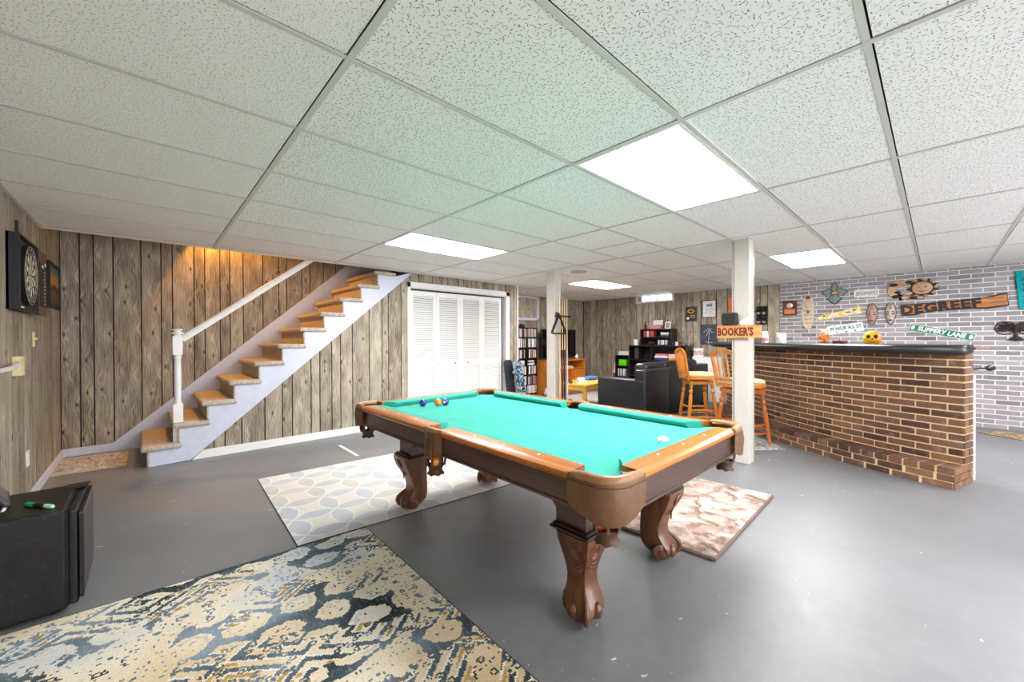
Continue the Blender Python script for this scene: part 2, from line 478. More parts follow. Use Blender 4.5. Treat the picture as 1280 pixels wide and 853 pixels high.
g = G(); g.box(XC, XB, gy_rec[1] - .01, gy_rec[1] + .01, HC - .0005, HC + .004); obj('ceiling_tee', g, M_TEE, ce)
xm = (gx[3] + gx[4]) / 2
g = G(); g.box(xm - .01, xm + .01, y0g + 0.6096 * 2, y0g + 0.6096 * 3, HC - .0005, HC + .004); obj('ceiling_tee', g, M_TEE, ce)
# wall angle trim round the ceiling edge
g = G(); g.box(XL, XL + .022, YR, YN, HC - .003, HC + .003); obj('wall_angle', g, M_TEE, ce)
g = G(); g.box(XL, XC, YN - .03, YN - .006, HC - .004, HC + .06); obj('wall_angle', g, M_TEE, ce)
g = G(); g.box(XB - .022, XB, YR, YB, HC - .003, HC + .003); obj('wall_angle', g, M_TEE, ce)

# ---- ceiling light panels
LAB = {'A': 'bright square-edged ceiling light panel above the pool table', 'B': 'bright ceiling light panel in front of the louvred closet',
       'C': 'bright ceiling light panel over the bar', 'D': 'bright ceiling light panel over the sofa',
       'E': 'added unseen ceiling light panel behind the viewpoint near the left wall', 'F': 'added unseen ceiling light panel behind the viewpoint near the brick wall'}
M_PANEL = emis('light_diffuser', (1.0, 0.965, 0.955, 1), PANEL_STRENGTH)
for i, key, ya in LIGHTS:
    xa, xb, yb = gx[i], gx[i + 1], ya + 0.6096
    t_ = thing('ceiling_light', LAB[key], 'ceiling light', ((xa + xb) / 2, (ya + yb) / 2, HC), group='ceiling light panels')
    w, d = (xb - xa) / 2 - .012, (yb - ya) / 2 - .012
    g = G()
    for (x0, x1, q0, q1) in ((-w, w, -d, -d + .018), (-w, w, d - .018, d), (-w, -w + .018, -d + .018, d - .018), (w - .018, w, -d + .018, d - .018)):
        g.box(x0, x1, q0, q1, -.002, .03)
    obj('frame', g, M_WHITE, t_)
    g = G(); g.box(-w + .018, w - .018, -d + .018, d - .018, .006, .016)
    obj('diffuser', g, M_PANEL, t_)
# round ceiling vent
t_ = thing('ceiling_vent', 'round pale vent set flush in the ceiling by the white post', 'vent', (4.567, 3.514, HC - .001))
g = G(); g.lathe([(0, 0), (.10, 0), (.115, -.006), (.115, .01), (0, .01)], 24); obj('flange', g, pbr('vent_grey', rgb(186, 184, 178), 0.6), t_)

# ---- support posts
def post(name, x0, x1, y0, y1, label):
    g = G(); g.box(x0, x1, y0, y1, 0, HC, .004)
    o = struct(name, g, pbr('post_paint', rgb(204, 200, 191), 0.45, vary=0.03), label)
    g = G(); g.box(x0 - .012, x1 + .012, y0 - .012, y1 + .012, HC - .006, HC + .002, .002); obj('collar', g, M_TEE, o)
    return o
post('column_1', 4.265, 4.40, 3.705, 3.86, 'square white support post carrying the cue rack')
c2 = post('column_2', 4.262, 4.425, 1.232, 1.385, 'square white support post carrying the carved wooden sign')
g = G(); g.box(4.258, 4.262, 1.360, 1.376, 0, HC - .01); g.box(4.395, 4.411, 1.228, 1.232, 0, HC - .01)
obj('edge_strip', g, pbr('post_strip', rgb(176, 172, 162), 0.35, 0.3), c2)

# ---- louvred bifold closet doors in a white casing
g = G()
g.box(2.752, CX0 + .002, YN - .022, YN, 0, 2.06, .003); g.box(CX1 - .002, 4.742, YN - .022, YN, 0, 2.06, .003)
g.box(2.752, 4.742, YN - .022, YN, CZ1, 2.062, .003)
g.box(CX0, CX0 + .012, YN, YN + .09, 0, CZ1); g.box(CX1 - .012, CX1, YN, YN + .09, 0, CZ1); g.box(CX0, CX1, YN, YN + .09, CZ1 - .012, CZ1)
tr = struct('trim_2', g, M_WHITE, 'white casing around the louvred closet')
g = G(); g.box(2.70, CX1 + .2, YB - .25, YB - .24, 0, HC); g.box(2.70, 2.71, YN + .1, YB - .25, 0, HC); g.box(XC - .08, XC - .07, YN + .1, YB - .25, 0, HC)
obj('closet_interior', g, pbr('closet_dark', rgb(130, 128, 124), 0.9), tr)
SLAT = G(); SLAT.prism([(-.5, -.014, -.0145), (-.5, -.010, -.0165), (-.5, .014, .0115), (-.5, .010, .0145)], (1, 0, 0)); SLAT = SLAT.mesh('slat'); SLAT.materials.append(M_WHITE)
dr = struct('door_1', G(), None, 'white louvred bifold closet doors, four narrow leaves')
bnd = [2.815, 3.262, 3.708, 4.150, 4.588]
for k in range(4):
    a, b = bnd[k] + .002, bnd[k + 1] - .002
    yd = YN + .045
    g = G(); s_ = .052
    for x0, x1, z0, z1 in ((a, a + s_, .012, 1.945), (b - s_, b, .012, 1.945), (a + s_, b - s_, 1.872, 1.945), (a + s_, b - s_, .80, .885), (a + s_, b - s_, .012, .14)):
        g.box(x0, x1, yd - .014, yd + .014, z0, z1, .003)
    leaf = obj('door_leaf', g, M_WHITE, dr)
    for z0, z1 in ((.885, 1.872), (.14, .80)):
        n = round((z1 - z0) / .034)
        for j in range(n):
            o = bpy.data.objects.new('slat', SLAT); COL.objects.link(o); o.parent = leaf
            o.location = ((a + b) / 2, yd, z0 + (j + .5) * (z1 - z0) / n); o.scale = (b - a - 2 * s_ + .004, 1, 1)
    if k in (1, 2):
        g = G(); g.lathe([(0, -.03), (.011, -.028), (.014, -.02), (.008, -.008), (.008, 0), (0, 0)], 12, ((b - .11) if k == 1 else (a + .14), yd - .014, .845), 'Y')
        obj('door_knob', g, pbr('brushed_knob', rgb(190, 150, 140), 0.3, 0.6), leaf)
g = G(); g.box(CX0, CX1, YN + .03, YN + .06, CZ1 - .036, CZ1 - .012); obj('track', g, pbr('track_dark', rgb(70, 70, 72), 0.4, 0.5), dr)

# framed access panel in the recess
g = G(); fx0, fx1, fz0, fz1 = 5.5, 6.58, 1.64, 2.185
for a, b, c, d in ((fx0, fx1, fz0, fz0 + .055), (fx0, fx1, fz1 - .05, fz1), (fx0, fx0 + .06, fz0, fz1), (fx1 - .06, fx1, fz0, fz1)): g.box(a, b, YB - .05, YB, c, d, .004)
o = struct('window_1', g, M_LAV, 'pale framed opening boarded with panelling above the disc shelf')
g = G(); g.box(fx0 + .03, fx1 - .03, YB - .02, YB - .008, fz0 + .03, fz1 - .02); obj('board', g, MP, o)

# small high basement window in the far wall
wy0, wy1, wz0, wz1 = 3.85, 4.71, 2.03, 2.185
g = G()
g.box(XB - .05, XB, wy0, wy1, wz0, wz0 + .035, .003)
for q in (wy0, 4.19, 4.555, wy1 - .02): g.box(XB - .05, XB, q, q + .022, wz0 + .035, wz1)
g.box(XB - .05, XB, wy0, wy1, wz1 - .008, wz1 + .004)
w2 = struct('window_2', g, M_WHITE, 'narrow bright basement window high on the far wall')
MW = emis('daylight_pane', (0.93, 0.97, 1.0, 1), 1.5)
for a, b in ((wy0 + .022, 4.19), (4.212, 4.555), (4.577, wy1 - .02)):
    g = G(); g.box(XB - .012, XB - .004, a, b, wz0 + .035, wz1 - .008)
    obj('pane', g, MW if b < 4.6 else pbr('dim_pane', rgb(170, 168, 160), .3), w2)

# ================================================================= STAIRCASE
def carpet_mat():
    t = T('speckled_carpet')
    p = t.pos()
    a = t.noise(p, 170.0, 2.0, 0.7)
    b = t.noise(p, 30.0, 2.0)
    f = t.ma('ADD', t.ma('MULTIPLY', a, 0.8), t.ma('MULTIPLY', b, 0.2))
    c = t.ramp(f, [(0.36, rgb(104, 90, 76)), (0.46, rgb(182, 170, 154)), (0.62, rgb(228, 220, 208))])
    t.bump(a, 0.7, 0.006)
    return t.out(c, 0.95, 0, 0.1)
M_CARPET = carpet_mat()
st = thing('staircase', 'carpeted staircase with lavender stringers rising to the right along the back wall', 'staircase', (0, YN, 0))
RUN, RISE = 0.231, 0.196
NT = 14
for k in range(1, NT + 1):
    zt = RISE * k + .003
    xf = -.055 + RUN * (k - 1); xr = .233 + RUN * (k - 1) + .02
    if k > 11: break
    g = G(); g.box(xf, xr, -.055, YB - YN - .04, zt - .052, zt, .02, 3)
    tr_ = obj('tread', g, M_CARPET, st, smooth=True)
    g = G(); g.box(xf + .045, xf + .066, -.026, YB - YN - .035, zt - RISE, zt - .04, .006, 2)
    obj('riser', g, M_CARPET, st)
# near stringer (sawtooth) and wall skirt
pts = []
x0 = -.005
pts.append((x0, 0))
for k in range(1, 12):
    xx = -.055 + .066 + RUN * (k - 1) - .004
    zt = RISE * k - .046
    if k == 1: pts.append((xx, 0)) if xx > x0 else None
    pts.append((xx, zt)); pts.append((xx + RUN, zt))
pts.append((2.79, HC - .012)); pts.append((2.815, HC - .012)); pts.append((.318, .006))
pts = [(x, z) for x, z in pts if z <= HC]
poly = [(x, -.026, z) for x, z in pts]
g = G(); g.prism(poly, (0, .026, 0)); obj('stringer', g, M_LAV, st)
sk = [(-.287, 0), (-.287, .085), (2.6, 2.66), (3.0, 2.66), (3.0, 2.2), (.25, 0)]
g = G(); g.prism([(x, YB - YN - .022, z) for x, z in sk], (0, .02, 0)); obj('wall_skirt', g, M_LAV, st)
# newel post
nx, ny = .226, .06
g = G()
g.box(nx - .04, nx + .04, ny - .04, ny + .04, .16, .58, .004)
g.lathe([(.036, .58), (.03, .60), (.026, .63), (.030, .66), (.031, .9), (.027, 1.03), (.033, 1.055), (.028, 1.075)], 16, (nx, ny, 0))
g.box(nx - .04, nx + .04, ny - .04, ny + .04, 1.075, 1.27, .004)
g.lathe([(.03, 1.27), (.03, 1.285), (.05, 1.29), (.052, 1.305), (.03, 1.312), (.026, 1.322), (.045, 1.33), (.042, 1.34), (0, 1.345)], 16, (nx, ny, 0))
obj('newel_post', g, M_WHITE, st, smooth=True, angle=40)
g = G()
p0 = Vector((.262, ny, 1.235)); p1 = Vector((2.25, ny, 1.235 + (2.25 - .262) * .795))
d = (p1 - p0).normalized(); n_ = Vector((-d.z, 0, d.x))
prof = [(-.03, -.022), (-.03, .022), (.012, .026), (.03, .016), (.034, 0), (.03, -.016), (.012, -.026)]
g.loft([[p + n_ * a + Vector((0, b, 0)) for a, b in prof] for p in (p0, p1)])
obj('handrail', g, M_WHITE, st, smooth=True, angle=50)
# warm recessed spot in the stairwell above the ceiling line
lp = thing('stairwell_lamp', 'warm recessed spot lamp in the stairwell shaft above the ceiling', 'lamp', (0.60, YB - .15, 2.82))
g = G(); g.lathe([(.075, .18), (.075, 0), (.09, -.004), (.09, 0), (.07, .02), (.07, .18)], 20); obj('housing', g, pbr('lamp_white', rgb(230, 226, 216), .4), lp)
g = G(); g.sphere((0, 0, .08), .045); obj('bulb', g, emis('warm_bulb', (1, .5, .12, 1), 4.0), lp, smooth=True)
ld = bpy.data.lights.new('warm_spot', 'SPOT'); ld.energy = STAIR_LAMP_W; ld.color = (1.0, .42, .06); ld.shadow_soft_size = .03; ld.spot_size = math.radians(104); ld.spot_blend = .2
lo = bpy.data.objects.new('warm_spot', ld); COL.objects.link(lo); lo.parent = lp; lo.location = (0, 0, -.02); lo.rotation_euler = (0, math.radians(-20), 0)

# ================================================================= POOL TABLE
PX0, PX1, PY0, PY1 = 1.12, 2.40, 0.72, 2.93
PCX, PCY = (PX0 + PX1) / 2, (PY0 + PY1) / 2
HX, HY = (PX1 - PX0) / 2, (PY1 - PY0) / 2
M_RAIL = wood('rail_wood', rgb(140, 76, 22), rgb(212, 132, 48), 0.28, 0.5, 'Y', 1.0)
M_RAILX = wood('rail_wood_across', rgb(140, 76, 22), rgb(212, 132, 48), 0.28, 0.5, 'X', 1.0)
M_APR = wood('apron_wood', rgb(48, 29, 21), rgb(92, 60, 43), 0.35, 0.35, 'Y', 1.3)
M_APRX = wood('apron_wood_across', rgb(48, 29, 21), rgb(92, 60, 43), 0.35, 0.35, 'X', 1.3)
M_LEGW = wood('leg_wood', rgb(60, 32, 16), rgb(126, 74, 36), 0.38, 0.35, 'Z', 1.0)
M_DARKW = pbr('dark_moulding', rgb(40, 24, 20), 0.35, coat=0.3)
M_LEATH = pbr('pocket_leather', rgb(112, 78, 50), 0.5, vary=0.14, scale=40, bump=0.15)
M_LEATHD = pbr('pocket_leather_dark', rgb(84, 56, 38), 0.6, vary=0.14, scale=40, bump=0.15)
M_RIM = pbr('pocket_rim_leather', rgb(150, 108, 68), 0.4, vary=0.1, scale=30, coat=0.2)
def cloth_mat():
    t = T('turquoise_cloth')
    p = t.pos()
    a = t.noise(p, 420.0, 2.0); b = t.noise(p, 7.0, 3.0)
    c = t.ramp(t.ma('ADD', t.ma('MULTIPLY', a, 0.5), t.ma('MULTIPLY', b, 0.5)), [(0.35, rgb(58, 160, 144)), (0.65, rgb(74, 180, 164))])
    t.bump(a, 0.15, 0.001)
    return t.out(c, 0.9, 0, 0.15)
M_CLOTH = cloth_mat()
tb = thing('pool_table', 'carved wooden pool table with turquoise cloth and leather pockets', 'pool table', (PCX, PCY, 0))
ZR = .752
# bed with corner and side cut-outs
def arc(cx, cy, r, a0, a1, n=8): return [(cx + r * math.cos(a0 + (a1 - a0) * i / n), cy + r * math.sin(a0 + (a1 - a0) * i / n)) for i in range(n + 1)]
bx, by, pr = HX - .09, HY - .09, .062
ox, oy = HX - .055, HY - .055
out = []
out += arc(-ox, -oy, .085, PI * .42, PI * .08)
out += arc(ox, -oy, .085, PI * .92, PI * .58)
out += arc(bx + .03, 0, .06, -PI * .62 - .3, -PI * 1.38 + .3)
out += arc(ox, oy, .085, -PI * .58, -PI * .92)
out += arc(-ox, oy, .085, -PI * .08, -PI * .42)
out += arc(-bx - .03, 0, .06, PI * .38 - .3 + .0, -PI * .38 + .3)
g = G(); g.prism([(x, y, .690) for x, y in out], (0, 0, .024))
obj('cloth_bed', g, M_CLOTH, tb)
# rails: moulded wooden top, green cushion, apron below; built per segment
def rail(p0, p1, inn, ch0, ch1, mw, ma_, axis):
    """p0->p1 along the outer edge; inn = inward unit vector; ch0/ch1: end types 'corner' or 'side'"""
    p0, p1, inn = Vector(p0), Vector(p1), Vector(inn)
    d = (p1 - p0).normalized()
    prof = [(-.006, .722), (-.012, .730), (-.010, .742), (.004, .750), (.020, .7535), (.082, .7535), (.082, .720), (.0, .715)]
    def ends(o, s):
        """how far the end is set back at inward offset o"""
        k = ch0 if s == 0 else ch1
        if k == 'corner': return max(0, o) * 0.10
        return -0.012 + max(0, .03 - o) * 0.6 if o < .03 else -.012
    r = []
    for s, p in ((0, p0), (1, p1)):
        sg = 1 if s == 0 else -1
        r.append([p + inn * o + d * sg * ends(o, s) + Vector((0, 0, z)) for o, z in prof])
    g = G(); g.loft(r); obj('rail', g, mw, tb, smooth=True, angle=30)
    cp = [(.0825, .7535), (.112, .7545), (.143, .748), (.146, .740), (.128, .713), (.0825, .713)]
    r = []
    for s, p in ((0, p0), (1, p1)):
        sg = 1 if s == 0 else -1
        k = ch0 if s == 0 else ch1
        e = (lambda o: .02 + (o - .0825) * 1.15) if k == 'corner' else (lambda o: -.006 + (o - .0825) * .32)
        r.append([p + inn * o + d * sg * e(o) + Vector((0, 0, z)) for o, z in cp])
    g = G(); g.loft(r); obj('cushion', g, M_CLOTH, tb)
    g = G()
    a, b = p0 + d * (-.01), p1 - d * (-.01)
    q = [(.004, .628), (.004, .722), (.028, .722), (.028, .628)]
    g.loft([[p + inn * o + Vector((0, 0, z)) for o, z in q] for p in (a, b)])
    q = [(-.002, .618), (-.002, .628), (.03, .628), (.03, .618)]
    g.loft([[p + inn * o + Vector((0, 0, z)) for o, z in q] for p in (a, b)])
    obj('apron', g, ma_, tb)
    L = (p1 - p0).length
    for i in range(1, 4):
        c = p0 + d * (L * i / 4) + inn * .052
        g = G(); g.lathe([(0, .7536), (.007, .7536), (.006, .7548), (0, .755)], 10, c); obj('sight', g, pbr('pearl', rgb(246, 240, 228), .25), tb)
cq = .17
sg_ = .07
for sx in (-1, 1):
    X_ = sx * HX
    rail((X_, -HY + cq, 0), (X_, -sg_, 0), (-sx, 0, 0), 'corner', 'side', M_RAIL, M_APR, 'Y')
    rail((X_, sg_, 0), (X_, HY - cq, 0), (-sx, 0, 0), 'side', 'corner', M_RAIL, M_APR, 'Y')
for sy in (-1, 1):
    Y_ = sy * HY
    rail((-HX + cq, Y_, 0), (HX - cq, Y_, 0), (0, -sy, 0), 'corner', 'corner', M_RAILX, M_APRX, 'X')
# inner frame: body, drop blocks to the legs
g = G(); g.box(-HX + .15, HX - .15, -HY + .16, HY - .16, .565, .69)
obj('frame_body', g, M_APR, tb)
LX, LY = .335, .745
for sy in (-1, 1):
    g = G(); g.box(-HX + .152, HX - .152, sy * (LY + .08) - .01, sy * (LY + .08) + .01, .565, .69); obj('frame_rail', g, M_APRX, tb)
for sx in (-1, 1):
    for sy in (-1, 1):
        cx, cy = sx * LX, sy * LY
        w = .082
        poly = [(cx + sx * w, cy + sy * w, .404), (cx + sx * w, cy + sy * w, .60), (cx + sx * w, cy - sy * (w + .09), .60), (cx + sx * w, cy - sy * (w + .09), .565), (cx + sx * w, cy - sy * w, .47), (cx + sx * w, cy - sy * w, .404)]
        g = G(); g.prism(poly, (-sx * 2 * w, 0, 0)); obj('leg_block', g, M_APR, tb)
        # cabriole leg, outward along the diagonal
        D = Vector((sx, sy, 0)).normalized(); S = Vector((-D.y, D.x, 0))
        #        z    outer  inner  half-side
        prof = [(0.3900, .118, -.125, .118), (0.3562, .114, -.125, .113), (0.3205, .100, -.125, .102), (0.2671, .062, -.125, .086), (0.2226, .036, -.126, .074), (0.1781, .026, -.128, .066),
                (0.1425, .032, -.128, .068), (0.1068, .064, -.126, .080), (0.0801, .088, -.118, .092), (0.0534, .092, -.10, .088), (0.0267, .074, -.07, .070), (0.0107, .050, -.04, .048), (0.0053, .02, -.015, .02)]
        rings = []
        for z, a, b, s in prof:
            c = Vector((cx, cy, z)) + D * .045
            mid = (a + b) / 2
            ring = []
            for u, v in ((1.0, .0), (.86, .12), (.80, .22), (.42, .62), (.10, .93), (0, 1.0), (-.10, .95), (-.5, .6), (-.9, .2), (-1, 0)):
                o_ = mid + u * (a - mid if u >= 0 else mid - b)
                ring.append((o_, v * s))
            ring = ring + [(o_, -v_) for o_, v_ in ring[-2:0:-1]]
            rings.append([c + D * o_ + S * v_ for o_, v_ in ring])
        g = G(); g.loft(rings); lg = obj('leg', g, M_LEGW, tb, smooth=True, angle=28)
        # moulded cap
        g = G(); g.box(cx - .105, cx + .105, cy - .105, cy + .105, .390, .404, .004); g.box(cx - .095, cx + .095, cy - .095, cy + .095, .404, .414, .003)
        for v in g.bm.verts: v.co += D * .012
        obj('cap', g, M_DARKW, lg)
        # carved scrolls on the two outer faces, and a central drop
        g = G()
        for side in (-1, 1):
            for r_ in (.014, .026, .038):
                ptsc = []
                for i in range(13):
                    a_ = 2 * PI * i / 12
                    u = .048 + r_ * math.cos(a_) * .8; zz = .372 + r_ * math.sin(a_)
                    f_ = max(0, (zz - .30) / .138)
                    hw = .082 + f_ * .036; oo = .052 + f_ * .066
                    tt = u / .1
                    q = Vector((cx, cy, zz * .89)) + D * (.045 + oo * (1 - tt * .72) + .0) + S * side * (hw * tt * .78)
                    ptsc.append(q)
                g.tube([p_ + D * .008 for p_ in ptsc[:-1]], .0048, 6, closed=True)
            for j in range(4):
                z1 = .335 - .02 * j
                ptsc = []
                for i in range(7):
                    tt = .12 + .6 * i / 6
                    zz = z1 - .016 * math.sin(PI * i / 6)
                    f_ = max(0, (zz - .25) / .188)
                    oo = .034 + f_ * f_ * .085
                    ptsc.append(Vector((cx, cy, zz * .89)) + D * (.047 + oo * (1 - tt * .75)) + S * side * (.075 * tt))
                g.tube([p_ + D * .008 for p_ in ptsc], [.002, .0045, .005, .005, .0045, .003, .002], 6)
        for zz, rr in ((.345, .012), (.325, .015), (.305, .011), (.288, .008)):
            f_ = (zz - .25) / .188
            g.sphere(Vector((cx, cy, zz * .89)) + D * (.045 + .034 + f_ * f_ * .085), rr, 8, 6)
        obj('carving', g, M_LEGW, lg, smooth=True, angle=50)
        for side in (-1, 1):
            c0 = Vector((cx, cy, .062)) + D * .005 + S * side * .058
            g = G(); g.tube([c0, c0 + S * side * .022, c0 + S * side * .027], [.042, .040, .030], 16); g.tube([c0 + S * side * .02, c0 + S * side * .032], [.014, .010], 10)
            obj('foot_scroll', g, M_LEGW, lg, smooth=True, angle=40)
        g = G(); g.tube([Vector((cx, cy, z_)) + D * (.045 + o_) for z_, o_ in ((.14, .028), (.11, .062), (.085, .086), (.06, .092), (.035, .080), (.018, .055))], [.006, .010, .013, .015, .014, .008], 8)
        obj('foot_ridge', g, M_LEGW, lg, smooth=True, angle=60)
        for side in (-1, 1):
            g = G(); g.sphere(Vector((cx, cy, .058)) + D * .072 + S * side * .050, .028, 10, 8, (1, 1, 1.25)); obj('toe', g, M_LEGW, lg, smooth=True, angle=60)
        g = G(); g.lathe([(0, 0), (.022, 0), (.022, .012), (0, .012)], 12, Vector((cx, cy, 0)) + D * .05); obj('foot_pad', g, M_DARKW, lg)
# pockets
def pocket_pouch(c, D, par):
    """leather strap basket with a fringed cup hanging under a pocket"""
    g = G(); n = 14
    rings = []
    for z, r in ((.556, .047), (.545, .040), (.53, .036), (.518, .038), (.505, .046)):
        rings.append([Vector((c.x + r * math.cos(2 * PI * k / n), c.y + r * math.sin(2 * PI * k / n), z + (.008 * (k % 2) if z < .51 else 0))) for k in range(n)])
    inner = [[Vector((c.x + (p.x - c.x) * .86, c.y + (p.y - c.y) * .86, p.z + .002)) for p in r] for r in rings][::-1]
    g.loft(rings + inner, True, False, True)
    g.lathe([(0, .540), (.034, .540), (.034, .544), (0, .544)], 12, c)
    pc = obj('pouch', g, M_LEATHD, par, smooth=True)
    for k in range(7):
        a = 2 * PI * k / 7 + .2
        q = lambda r, z: c + Vector((r * math.cos(a), r * math.sin(a), z))
        g = G(); g.tube([q(.052, .70), q(.054, .62), q(.052, .585), q(.045, .552)], [.008, .008, .008, .009], 6, sx=.35)
        obj('strap', g, M_LEATHD, pc, smooth=True)
    return pc
for sx in (-1, 1):
    for sy in (-1, 1):
        cx, cy = sx * HX, sy * HY
        # path round the corner
        pth = []
        R_ = .10
        e = .012
        a0 = Vector((sx * (HX + e), sy * (HY - cq - .012), 0)); pth.append(a0)
        pth.append(Vector((sx * (HX + e), sy * (HY - R_ - .03), 0)))
        for i in range(9):
            a = (PI / 2) * i / 8
            pth.append(Vector((sx * (HX + e - R_ + R_ * math.cos(a)), sy * (HY + e - R_ + R_ * math.sin(a)), 0)))
        pth.append(Vector((sx * (HX - R_ - .03), sy * (HY + e), 0)))
        pth.append(Vector((sx * (HX - cq - .012), sy * (HY + e), 0)))
        n = len(pth)
        cen = Vector((sx * (HX - .085), sy * (HY - .085), 0))
        outr, inr = [], []
        ring = []
        for i, p in enumerate(pth):
            tt = i / (n - 1)
            low = .632 - .042 * math.sin(PI * tt) ** .5
            dn = (p - cen).normalized()
            bul = .010 * math.sin(PI * tt)
            ring.append([p + Vector((0, 0, .748)), p + dn * .004 + Vector((0, 0, .728)), p + dn * (.004 + bul) + Vector((0, 0, .69)), p + dn * (.002 + bul * .5) + Vector((0, 0, low + .012)), p + Vector((0, 0, low)), p - dn * .012 + Vector((0, 0, low + .004)), p - dn * .014 + Vector((0, 0, .745))])
        g = G(); g.loft(ring, True, True)
        pk = obj('pocket', g, M_LEATH, tb, smooth=True, angle=40)
        # padded rim
        prim = []
        for i, p in enumerate(pth):
            dn = (p - cen).normalized()
            prim.append(p - dn * .016 + Vector((0, 0, .742)))
        g = G(); g.tube(prim, [.014] + [.020] * (n - 2) + [.014], 10)
        inner = [p + Vector((0, 0, .752)) for p in pth]
        # flat inner lip from rim to the hole
        hole = [Vector((cen.x + sx * .0 + .058 * math.cos(a), cen.y + .058 * math.sin(a), .744)) for a in [math.atan2(sy, sx) + (i / (n - 1) - .5) * PI * 1.25 * (1 if sx * sy > 0 else -1) for i in range(n)]]
        la = [g.bm.verts.new(p) for p in prim]; lb = [g.bm.verts.new(p) for p in hole]
        for i in range(n - 1): g.bm.faces.new((la[i], la[i + 1], lb[i + 1], lb[i]))
        obj('rim', g, M_RIM, pk, smooth=True, angle=60)
        obj('stitching', (lambda gg: (gg.tube([p + (p - cen).normalized() * .006 + Vector((0, 0, .724)) for p in pth], .002, 5), gg)[1])(G()), M_LEATHD, pk)
        pocket_pouch(cen + Vector((sx * .012, sy * .012, 0)), None, pk)
for sx in (-1, 1):
    e = .014
    pth = [Vector((sx * (HX + e - .004), -.075, 0)), Vector((sx * (HX + e + .006), -.055, 0)), Vector((sx * (HX + e + .012), -.03, 0)), Vector((sx * (HX + e + .014), 0, 0)), Vector((sx * (HX + e + .012), .03, 0)), Vector((sx * (HX + e + .006), .055, 0)), Vector((sx * (HX + e - .004), .075, 0))]
    n = len(pth); ring = []
    cen = Vector((sx * (HX - .062), 0, 0))
    dn = Vector((sx, 0, 0))
    for i, p in enumerate(pth):
        low = .615 - .012 * math.sin(PI * i / (n - 1))
        ring.append([p + Vector((0, 0, .748)), p + dn * .003 + Vector((0, 0, .72)), p + Vector((0, 0, low)), p - dn * .012 + Vector((0, 0, low)), p - dn * .014 + Vector((0, 0, .745))])
    g = G(); g.loft(ring); pk = obj('pocket', g, M_LEATH, tb, smooth=True, angle=40)
    prim = [p - dn * .014 + Vector((0, 0, .741)) for p in pth]
    g = G(); g.tube(prim, [.012] + [.016] * (n - 2) + [.012], 10)
    hole = [Vector((cen.x + sx * .05 * math.cos(a), .055 * math.sin(a), .744)) for a in [(i / (n - 1) - .5) * PI * .9 for i in range(n)]]
    la = [g.bm.verts.new(p) for p in prim]; lb = [g.bm.verts.new(p) for p in hole]
    for i in range(n - 1): g.bm.faces.new((la[i], la[i + 1], lb[i + 1], lb[i]))
    obj('rim', g, M_RIM, pk, smooth=True, angle=60)
    pocket_pouch(cen + Vector((sx * .052, 0, -.0)), None, pk)

# ---- balls
def ball_mat(name, col, stripe=False, spot=True):
    t = T(name)
    x, y, z = t.sep(t.obj())
    c = col
    if stripe: c = t.mix(t.ma('LESS_THAN', t.ma('ABSOLUTE', z), .016), rgb(240, 238, 230), col)
    if spot:
        d = t.vm('DISTANCE', t.obj(), (-.024, -.016, .002))
        c = t.mix(t.ma('LESS_THAN', d, .0115), c, rgb(240, 238, 230))
    c = t.mix(t.ma('MULTIPLY', t.noise(t.obj(), 40.0), .04), c, rgb(255, 255, 255))
    return t.out(c, 0.12, 0, 0.6, 0.6, 0.03)
BALL = G(); BALL.sphere((0, 0, 0), .0275, 20, 14); BALL = BALL.mesh('ball', True, 180)
def ball(x, y, z, label, mat, rot=(0, 0, 0)):
    me = BALL.copy(); me.materials.clear(); me.materials.append(mat)
    o = obj('billiard_ball', me, None, None, (x, y, z), rot)
    return tag(o, label, 'billiard ball', 'billiard balls')
MB_ = ball_mat('blue_ball', rgb(24, 32, 150), spot=False)
MO_ = ball_mat('orange_ball', rgb(246, 140, 22), spot=False)
MP_ = ball_mat('purple_ball', rgb(40, 22, 120))
MC_ = ball_mat('cue_ball_white', rgb(244, 242, 232), spot=False)
MR_ = ball_mat('red_ball', rgb(206, 40, 24), spot=False)
MRS = ball_mat('red_stripe_ball', rgb(170, 30, 40), True, False)
MOS = ball_mat('orange_stripe_ball', rgb(226, 120, 20), True, False)
MG_ = ball_mat('green_ball', rgb(20, 110, 60), spot=False)
MK_ = ball_mat('black_ball', rgb(18, 18, 20))
zb = .714 + .0277
ball(1.545, 2.672, zb, 'plain blue ball beside the orange one at the far rail', MB_)
ball(1.640, 2.610, zb, 'orange ball between the two dark ones at the far rail', MO_)
ball(1.690, 2.585, zb, 'dark purple ball with a white number spot at the far rail', MP_)
ball(1.775, .872, zb, 'white cue ball alone near the short rail', MC_)
sp = PX0 + .062 - .052
ball(sp - .010, PCY - .018, .578, 'orange ball caught in the near side pocket', MO_)
ball(sp - .005, PCY + .030, .600, 'red ball caught in the near side pocket', MR_)
q = Vector((PX0 + .073, PY0 + .073, 0))
ball(q.x - .022, q.y + .012, .578, 'red ball in the near corner pocket beside the other red one', MR_)
ball(q.x + .016, q.y - .03, .590, 'red striped ball in the near corner pocket', MRS, (.7, .5, 0))
ball(PX0 + .06, PY1 - .06, .62, 'white and red striped ball in the corner pocket by the stairs', MRS, (1.2, .4, .3))
ball(PX1 - .06, PY0 + .06, .62, 'white striped ball in the corner pocket by the white post', MOS, (1.0, .2, .8))

